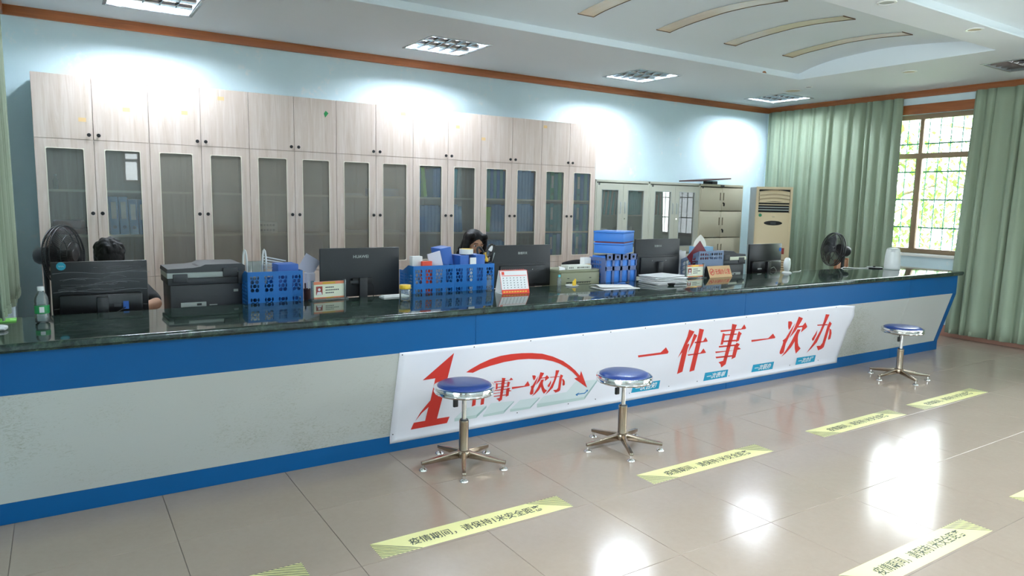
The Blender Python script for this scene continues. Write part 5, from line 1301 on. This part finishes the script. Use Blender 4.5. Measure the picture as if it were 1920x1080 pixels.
b = MB(); b.box(-.10, .105, -.007, -.004, .0, .205, M=T(0.012, 0, .236) @ Ry(PI/4+.06) @ T(0, 0, -.105)); b.build('sheets', 'paper', t, smooth=0)
t = thing('tissue_box', 'pale blue tissue box with a white tissue pulled up', 'tissue box', (4.73, 1.42, ZD))
b = MB(); b.box(-.10, .10, -.06, .06, .0, .355, bev=.003); b.build('box', 'tissue_box', t)
b = MB(); b.grid(lambda u, v: (-.015+(.075*(1-v**2.2)+.004)*math.cos(2*PI*u)*(1+.15*math.sin(6*PI*u)), (.03*(1-v**2)+.003)*math.sin(2*PI*u), .35+.115*v), 24, 8); b.build('tissue', 'tissue', t, smooth=180)
# wooden no-smoking sign
t = thing('wooden_sign', 'wooden wedge sign with red Chinese lettering and no smoking symbol', 'sign', (4.56, 1.065, ZW), .02)
W = .30
b = MB(); b.prism([(-.045, 0), (.045, 0), (.006, .098), (-.006, .098)], -W/2, W/2, Matrix(((0, 0, 1, 0), (1, 0, 0, 0), (0, 1, 0, 0), (0, 0, 0, 1)))); b.build('wedge', 'black_plastic', t, smooth=0)
fm = T(0, -.0455, 0) @ Rx(-math.atan2(.039, .098))
b = MB(); b.box(-W/2, W/2, -.0015, .0, .0, .105, M=fm); o = b.build('face', 'wood_sign', t, smooth=0)
me = text('无烟办公室', width=.20, height=.052, bold=.012).copy(); me.transform(fm @ T(.035, -.0022, .052) @ Rx(PI/2)); me.materials.append(MATS['red_print']); link('lettering', me, o)
b = MB(); cm = fm @ T(-.105, -.0022, .052) @ Rx(PI/2)
b.lathe([(.024, 0), (.024, .0008), (.030, .0008), (.030, 0)], 28, cm, cap=False); b.box(-.024, .024, -.003, .003, 0, .0008, M=cm @ Rz(.8)); b.box(-.016, .016, -.004, .004, 0, .0006, M=cm); b.build('no_smoking_symbol', 'red_print', o, smooth=0)
t = thing('loose_sheet', 'white sheet sticking out on top of the second black printer', 'paper', (4.87, 1.27, ZD+.318), .2)
b = MB(); b.grid(lambda u, v: (-.08+.16*u, -.06+.12*v, .001+.012*(1-u)*(1-v)), 6, 6); o = b.build('sheet', 'paper', t, smooth=180); o.modifiers.new('thick', 'SOLIDIFY').thickness = .001

# ---- white mini fan, kettle, cable
t = thing('mini_fan', 'small white desk fan right of the last monitor', 'fan', (5.50, 1.03, ZW), .45)
b = MB(); b.lathe([(.045, 0), (.045, .008), (.03, .016), (.012, .022), (.010, .05)], 24); b.build('base', 'white_plastic', t)
b = MB(); b.lathe([(.058, -.022), (.066, -.012), (.066, .012), (.058, .022), (.04, .026), (.0, .027)], 32, T(0, 0, .082) @ Rx(PI/2)); b.lathe([(.058, -.022), (.03, -.03), (0, -.032)], 32, T(0, 0, .082) @ Rx(PI/2), cap=False); b.build('head', 'white_plastic', t, smooth=50)
b = MB(); b.lathe([(.0, 0), (.014, 0), (.014, .085), (.02, .088), (.02, .10), (0, .10)], 18, T(.10, .02, 0)); b.build('handle', 'white_plastic', t)
t = thing('kettle', 'white electric kettle at the right end of the worktop', 'kettle', (7.00, .84, ZW), .5)
b = MB(); b.lathe([(0, .012), (.074, .012), (.076, .02), (.078, .05), (.073, .14), (.064, .205), (.060, .212)], 40); b.build('body', 'white_plastic', t, smooth=50)
b = MB(); b.lathe([(.060, .212), (.058, .220), (.03, .226), (0, .227)], 40, cap=False); b.build('lid', 'light_grey', t)
b = MB(); b.prism([(-.058, .17), (-.058, .212), (-.078, .214)], -.018, .018, Rx(PI/2)); b.build('spout', 'white_plastic', t)
b = MB(); b.tube([(.062, 0, .205), (.10, 0, .20), (.112, 0, .15), (.106, 0, .07), (.076, 0, .045)], [.011, .012, .012, .011, .010], 10); b.build('handle', 'white_plastic', t)
b = MB(); b.lathe([(.076, .0), (.078, .004), (.075, .012), (0, .012)], 40); b.build('foot', 'light_grey', t)
t = thing('heating_plate', 'flat black heating plate of the kettle, lying left of it', 'heating plate', (6.92, .985, ZW))
b = MB(); b.lathe([(.082, 0), (.085, .006), (.08, .012), (.05, .014), (0, .014)], 36); b.build('plate', 'black_plastic', t)
b = MB(); b.lathe([(.012, .014), (.012, .024), (0, .025)], 16); b.build('contact', 'slot_black', t)
b = MB(); b.lathe([(.060, .0135), (.072, .0142), (.074, .013)], 36, cap=False); b.build('ring', 'light_grey', t)
b = MB(); b.tube([(6.84, 1.0, ZW+.005), (6.75, 1.03, ZW+.004), (6.65, 1.06, ZW+.006), (6.56, 1.105, ZW+.012), (6.53, 1.16, ZW-.02), (6.52, 1.2, ZW-.08)], .004, 8)
tag(b.build('power_cord', 'cable_white'), 'pale cord from the kettle base over the back edge of the worktop', 'cord')
b = MB(); b.tube([(5.62, 1.05, ZW+.004), (5.75, 1.07, ZW+.004), (5.82, 1.10, ZW+.006), (5.85, 1.15, ZW-.02)], .003, 6)
tag(b.build('power_cord', 'cable_white'), 'thin white cord of the small white fan', 'cord')

# ================================================================== FANS, CHAIRS, PEOPLE
def fan(loc, n, zc, r, label, tilt=0.0, floor_z=0.0, motor='black_plastic'):
    t = thing('pedestal_fan', label, 'fan', loc, 0, group='black fans')
    hm = dirm((0, 0, zc), n)
    b = MB()
    def ringp(rr, z, k=40): return [(rr*math.cos(2*PI*i/k), rr*math.sin(2*PI*i/k), z) for i in range(k)]
    for rr, z in ((r, 0), (r*.985, .022), (r*.97, -.03), (r*.72, .062), (r*.45, .075), (r*.72, -.062), (r*.4, -.078)):
        b.tube(ringp(rr, z), .0028 if rr < r*.96 else .005, 6, closed=True, M=hm)
    for k in range(80):
        a = 2*PI*k/80; ca, sa = math.cos(a), math.sin(a); tw = .35
        for sgn in (1, -1):
            pts = [(rr*math.cos(a+tw*(1-rr/r)), rr*math.sin(a+tw*(1-rr/r)), sgn*z) for rr, z in ((r, .012), (r*.9, .042), (r*.72, .062), (r*.45, .075), (r*.2, .08))]
            b.tube(pts, .0016, 3, M=hm, caps=False)
    b.build('cage', 'black_plastic', t)
    for k in range(3):
        b = MB()
        def bl(u, v, k=k):
            rr = r*(.16+.74*u); a = 2*PI*k/3+(-.45+.95*v)*(.75+.35*math.sin(PI*u))
            return (rr*math.cos(a), rr*math.sin(a), -.025+.05*v*(1-.3*u))
        b.grid(bl, 8, 6, hm); o = b.build('blade', 'monitor_gloss', t, smooth=180); o.modifiers.new('thick', 'SOLIDIFY').thickness = .002
    b = MB(); b.lathe([(0, .085), (r*.2, .082), (r*.22, .075), (r*.2, .02), (r*.17, -.03)], 24, hm); b.build('hub', 'black_plastic', t)
    b = MB(); b.lathe([(r*.3, -.075), (.058, -.09), (.062, -.12), (.060, -.17), (.05, -.19), (0, -.195)], 24, hm); b.build('motor', motor, t)
    mp_ = hm @ Vector((0, 0, -.13))
    b = MB(); b.tube([(mp_.x, mp_.y, mp_.z-.05), (mp_.x, mp_.y, zc-.16), (mp_.x, mp_.y, floor_z+.03)], [.022, .018, .014], 14); b.build('pole', 'black_plastic', t)
    b = MB(); b.lathe([(.19, 0), (.19, .012), (.17, .025), (.04, .04), (.025, .06)], 32, T(mp_.x, mp_.y, floor_z)); b.build('base', 'black_plastic', t)
    return t
f1 = fan((-.345, 2.80, 0), (.86, -.50, .04), 1.032, .215, 'black pedestal fan behind the film wrapped monitor, facing right')
f2 = fan((6.90, 1.46, 0), (-.90, .40, .12), 1.02, .185, 'black fan above the wooden chair near the kettle, facing left', motor='black_plastic')
b = MB(); b.box(-.03, .03, -.063, -.058, -.16, -.11, M=dirm((0, 0, 1.02), (-.90, .40, .12)) @ Rz(-1.2)); b.build('label', 'light_grey', f2, smooth=0)
# wooden chair by the fan: its back rail shows above the worktop
t = thing('wooden_chair', 'brown wooden chair back showing behind the worktop below the right fan', 'chair', (7.46, 1.93, 0), .25)
b = MB(); b.box(-.20, .20, -.20, .20, .42, .45, bev=.005); b.build('seat', 'timber', t)
b = MB(); b.box(-.19, .19, -.215, -.195, .68, .855, bev=.006); b.build('back_rail', 'timber', t)
for x in (-.19, .19):
    b = MB(); b.box(x-.018, x+.018, -.225, -.19, 0, .875, bev=.004); b.build('back_post', 'timber', t)
    b = MB(); b.box(x-.016, x+.016, .165, .197, 0, .42, bev=.004); b.build('leg', 'timber', t)

def office_chair(loc, rz, label, top=.95):
    t = thing('office_chair', label, 'chair', loc, rz, group='black office chairs')
    b = MB(); b.box(-.23, .23, -.22, .22, .43, .50, bev=.03, seg=3); b.build('seat', 'chair_fabric', t)
    b = MB(); b.grid(lambda u, v: ((-.21+.42*u)*(1-.12*v*v), .24+.03*math.cos(PI*(u-.5))*-1+.03*v, .56+(top-.56)*v-.03*(2*u-1)**2*v), 14, 10); o = b.build('backrest', 'chair_fabric', t, smooth=180); o.modifiers.new('thick', 'SOLIDIFY').thickness = .045
    b = MB(); b.tube([(0, .1, .42), (0, .27, .44), (0, .29, .6)], .018, 8); b.lathe([(.03, .1), (.026, .43)], 16); b.build('column', 'black_plastic', t)
    for k in range(5):
        a = 2*PI*k/5+.3; o = MB().tube([(0, 0, .10), (.28*math.cos(a), .28*math.sin(a), .065)], [.025, .015], 8).build('leg', 'black_plastic', t)
        b = MB(); b.ball((.28*math.cos(a), .28*math.sin(a), .03), (.028, .028, .03), 10); b.build('castor', 'black_plastic', o)
    return t
office_chair((4.08, 2.22, 0), PI, 'black office chair back just above the beige printer', .905).rotation_euler = (0, 0, .0)
office_chair((-.12, 2.28, 0), 0, 'black office chair under the seated man', .86)
office_chair((2.56, 2.30, 0), 0, 'black office chair under the seated woman', .86)

def temp_eval(me, mods):
    o = bpy.data.objects.new('tmp', me); COL.objects.link(o)
    for ty, kw in mods:
        m_ = o.modifiers.new(ty, ty)
        for k, v in kw.items(): setattr(m_, k, v)
    out = bpy.data.meshes.new_from_object(o.evaluated_get(bpy.context.evaluated_depsgraph_get()))
    bpy.data.objects.remove(o); return out
def limb(b, pts, rad, seg=14):
    """tapered round limb with ball joints"""
    if len(pts) > 1: b.tube(pts, rad, seg)
    for p, r in zip(pts, rad): b.ball(p, r, 12)
def fused(b, voxel, mname, smooth_it=8):
    me = b.mesh('tmp', None, 0)
    out = temp_eval(me, [('REMESH', dict(mode='VOXEL', voxel_size=voxel, use_smooth_shade=True)), ('SMOOTH', dict(factor=.5, iterations=smooth_it))])
    out.materials.clear(); out.materials.append(MATS[mname])
    out.polygons.foreach_set('use_smooth', [True]*len(out.polygons)); return out
def hand(b, wrist, tip, up, side):
    """palm, four unequal bent fingers and a thumb leaving the palm side; side=+1 thumb toward +s"""
    f = (Vector(tip)-Vector(wrist)).normalized(); s = f.cross(Vector(up)).normalized()*side; u = s.cross(f).normalized()
    if u.dot(Vector(up)) < 0: u = -u
    w = Vector(wrist)
    b.ball(w+f*.045, (.04, .045, .016), 14, rot=Matrix((s, f, u)).transposed().to_3x3())
    for k, L in enumerate((.070, .078, .072, .056)):
        o = s*(.030-.020*k)
        p0 = w+f*.075+o; p1 = p0+f*L*.45+u*.006; p2 = p1+f*L*.32-u*.010; p3 = p2+f*L*.2-u*.014
        limb(b, [p0, p1, p2, p3], [.0092, .0088, .008, .0065], 10)
    q0 = w+f*.022+s*.026; q1 = q0+s*.024+f*.026; q2 = q1+f*.028+s*.006-u*.006
    limb(b, [q0, q1, q2], [.012, .0105, .008], 10)
def head_mesh(b, M_):
    def e(c, r, rot=None): b.ball(c, r, 18, M=M_, rot=rot)
    e((0, .012, .035), (.072, .090, .082)); e((0, -.020, -.01), (.062, .068, .075)); e((0, -.030, -.062), (.045, .050, .040)); e((0, -.058, -.088), (.022, .022, .018))
    e((0, -.082, .030), (.050, .014, .012)); e((0, -.092, -.018), (.011, .016, .020)); e((0, -.088, .004), (.008, .012, .026))
    e((0, -.083, -.050), (.022, .009, .006)); e((0, -.081, -.060), (.019, .009, .006))
    for s in (-1, 1):
        e((s*.036, -.068, -.022), (.022, .018, .02)); e((s*.072, .012, -.008), (.010, .020, .032)); e((s*.030, -.074, .012), (.016, .010, .009))
def seated(root, J, headM, shirt, female):
    """J: pelvis chest neck shl shr ell elr wrl wrr; one continuous body, clothes as children"""
    b = MB()
    limb(b, [J['pelvis'], J['belly'], J['chest']], [.125, .115, .125]); limb(b, [J['chest'], J['neck'], J['headb']], [.11, .058, .052])
    for s in ('l', 'r'):
        limb(b, [J['chest'], J['sh'+s]], [.09, .055]); limb(b, [J['sh'+s], J['el'+s], J['wr'+s]], [.050, .038, .026])
        hand(b, J['wr'+s], J['tip'+s], (0, 0, 1), -1 if s == 'l' else 1)
        limb(b, [J['pelvis'], J['kn'+s], J['an'+s]], [.09, .056, .040]); limb(b, [J['an'+s], J['to'+s]], [.042, .030])
    head_mesh(b, headM)
    link('body', fused(b, .007, 'skin', 4), root)
    b = MB(); k = 1.0
    limb(b, [J['pelvis'], J['belly'], J['chest']], [.142, .136, .146]); b.tube([J['chest'], J['neck']], [.13, .070], 16)
    for s in ('l', 'r'):
        limb(b, [J['chest'], J['sh'+s]], [.115, .072]); mid = Vector(J['sh'+s]).lerp(Vector(J['el'+s]), .78); limb(b, [J['sh'+s], mid], [.070, .058])
    o = link('shirt', fused(b, .011, shirt, 10), root)
    b = MB()
    limb(b, [Vector(J['pelvis'])+Vector((0, 0, -.02))], [.150])
    for s in ('l', 'r'): limb(b, [J['pelvis'], J['kn'+s], J['an'+s]], [.105, .074, .058])
    link('trousers', fused(b, .012, 'trousers', 8), root)
    for s in ('l', 'r'):
        b = MB(); a = Vector(J['an'+s]); c = Vector(J['to'+s]); b.ball((a+c)/2+Vector((0, 0, -.01)), (.048, .12, .044), 14); link('shoe', fused(b, .012, 'black_plastic', 4), root)
    for s in (-1, 1):
        b = MB(); b.ball((s*.030, -.0805, .012), (.0125, .006, .0075), 12, M=headM); e = b.build('eye', 'eye', root, smooth=180)
        b = MB(); b.ball((s*.030, -.0862, .012), (.0055, .0016, .0058), 10, M=headM); b.build('iris', 'pupil', e, smooth=180)
        b = MB(); b.box(s*.030-.019, s*.030+.019, -.094, -.088, .032, .037, bev=.002, M=headM); b.build('eyebrow', 'hair', root, smooth=180)

# man: only hair, shoulder and right elbow show past the wrapped monitor
man = thing('person', 'seated person in a black shirt bent behind the film wrapped monitor, dark short hair', 'person', (-.11, 2.15, 0))
o_ = Vector((-.11, 2.15, 0))
def L(x, y, z): return Vector((x, y, z))-o_
J = dict(pelvis=L(-.11, 2.18, .575), belly=L(-.11, 2.12, .70), chest=L(-.11, 2.03, .80), neck=L(-.11, 1.96, .915), headb=L(-.11, 1.93, .985),
         shl=L(-.28, 2.0, .845), shr=L(.065, 2.0, .845), ell=L(-.36, 1.83, .80), elr=L(.135, 1.82, .785), wrl=L(-.24, 1.62, .775), wrr=L(.0, 1.62, .775), tipl=L(-.21, 1.5, .765), tipr=L(-.03, 1.5, .765),
         knl=L(-.22, 1.80, .52), knr=L(.0, 1.80, .52), anl=L(-.22, 1.84, .10), anr=L(.0, 1.84, .10), tol=L(-.22, 1.72, .045), tor=L(.0, 1.72, .045))
hM = T(*L(-.11, 1.885, 1.065)) @ Rx(.8)
seated(man, J, hM, 'shirt_black', False)
b = MB()
b.ball((0, .022, .052), (.086, .100, .083), 24, M=hM); b.ball((0, .06, .0), (.078, .066, .085), 20, M=hM); b.ball((0, -.045, .075), (.072, .048, .042), 18, M=hM)
for s in (-1, 1): b.ball((s*.070, .0, .03), (.016, .05, .05), 14, M=hM)
rnd = random.Random(2)
for k in range(70):
    a = rnd.uniform(0, 2*PI); e = rnd.uniform(.1, 1.3)
    p = Vector((.080*math.cos(a)*math.cos(e), .022+.094*math.sin(a)*math.cos(e), .055+.078*math.sin(e)))
    b.ball(p, (.016, .016, .012), 8, M=hM)
link('hair', fused(b, .006, 'hair', 3), man)

# woman: long dark hair, face turned to her monitor
wo = thing('person', 'seated person with long black hair behind the blue baskets, face partly hidden', 'person', (2.55, 2.18, 0))
o_ = Vector((2.55, 2.18, 0))
J = dict(pelvis=L(2.55, 2.20, .575), belly=L(2.55, 2.16, .70), chest=L(2.55, 2.08, .82), neck=L(2.545, 2.00, .95), headb=L(2.54, 1.97, 1.03),
         shl=L(2.385, 2.06, .875), shr=L(2.715, 2.06, .875), ell=L(2.32, 1.88, .79), elr=L(2.78, 1.88, .79), wrl=L(2.43, 1.63, .775), wrr=L(2.68, 1.63, .775), tipl=L(2.46, 1.5, .765), tipr=L(2.65, 1.5, .765),
         knl=L(2.45, 1.83, .52), knr=L(2.65, 1.83, .52), anl=L(2.45, 1.86, .10), anr=L(2.65, 1.86, .10), tol=L(2.45, 1.74, .045), tor=L(2.65, 1.74, .045))
hM = T(*L(2.545, 1.92, 1.115)) @ Rz(-.05) @ Ry(.10) @ Rx(.22)
seated(wo, J, hM, 'shirt_black', True)
b = MB()
b.ball((0, .026, .045), (.090, .100, .082), 24, M=hM); b.ball((0, .062, -.03), (.088, .062, .12), 20, M=hM)
for s in (-1, 1):
    for k in range(9):
        f = k/8
        b.ball((s*(.076+.020*f), -.012-.02*math.sin(PI*f)+.018*f, .055-.285*f), (.024+.010*f, .046, .045), 12, M=hM)
    b.ball((s*.056, -.046, .084), (.032, .032, .030), 14, M=hM)
for k in range(5): b.ball((0, .075+.012*math.sin(k), -.06-.045*k), (.105, .040, .05), 16, M=hM)
link('hair', fused(b, .006, 'hair', 4), wo)
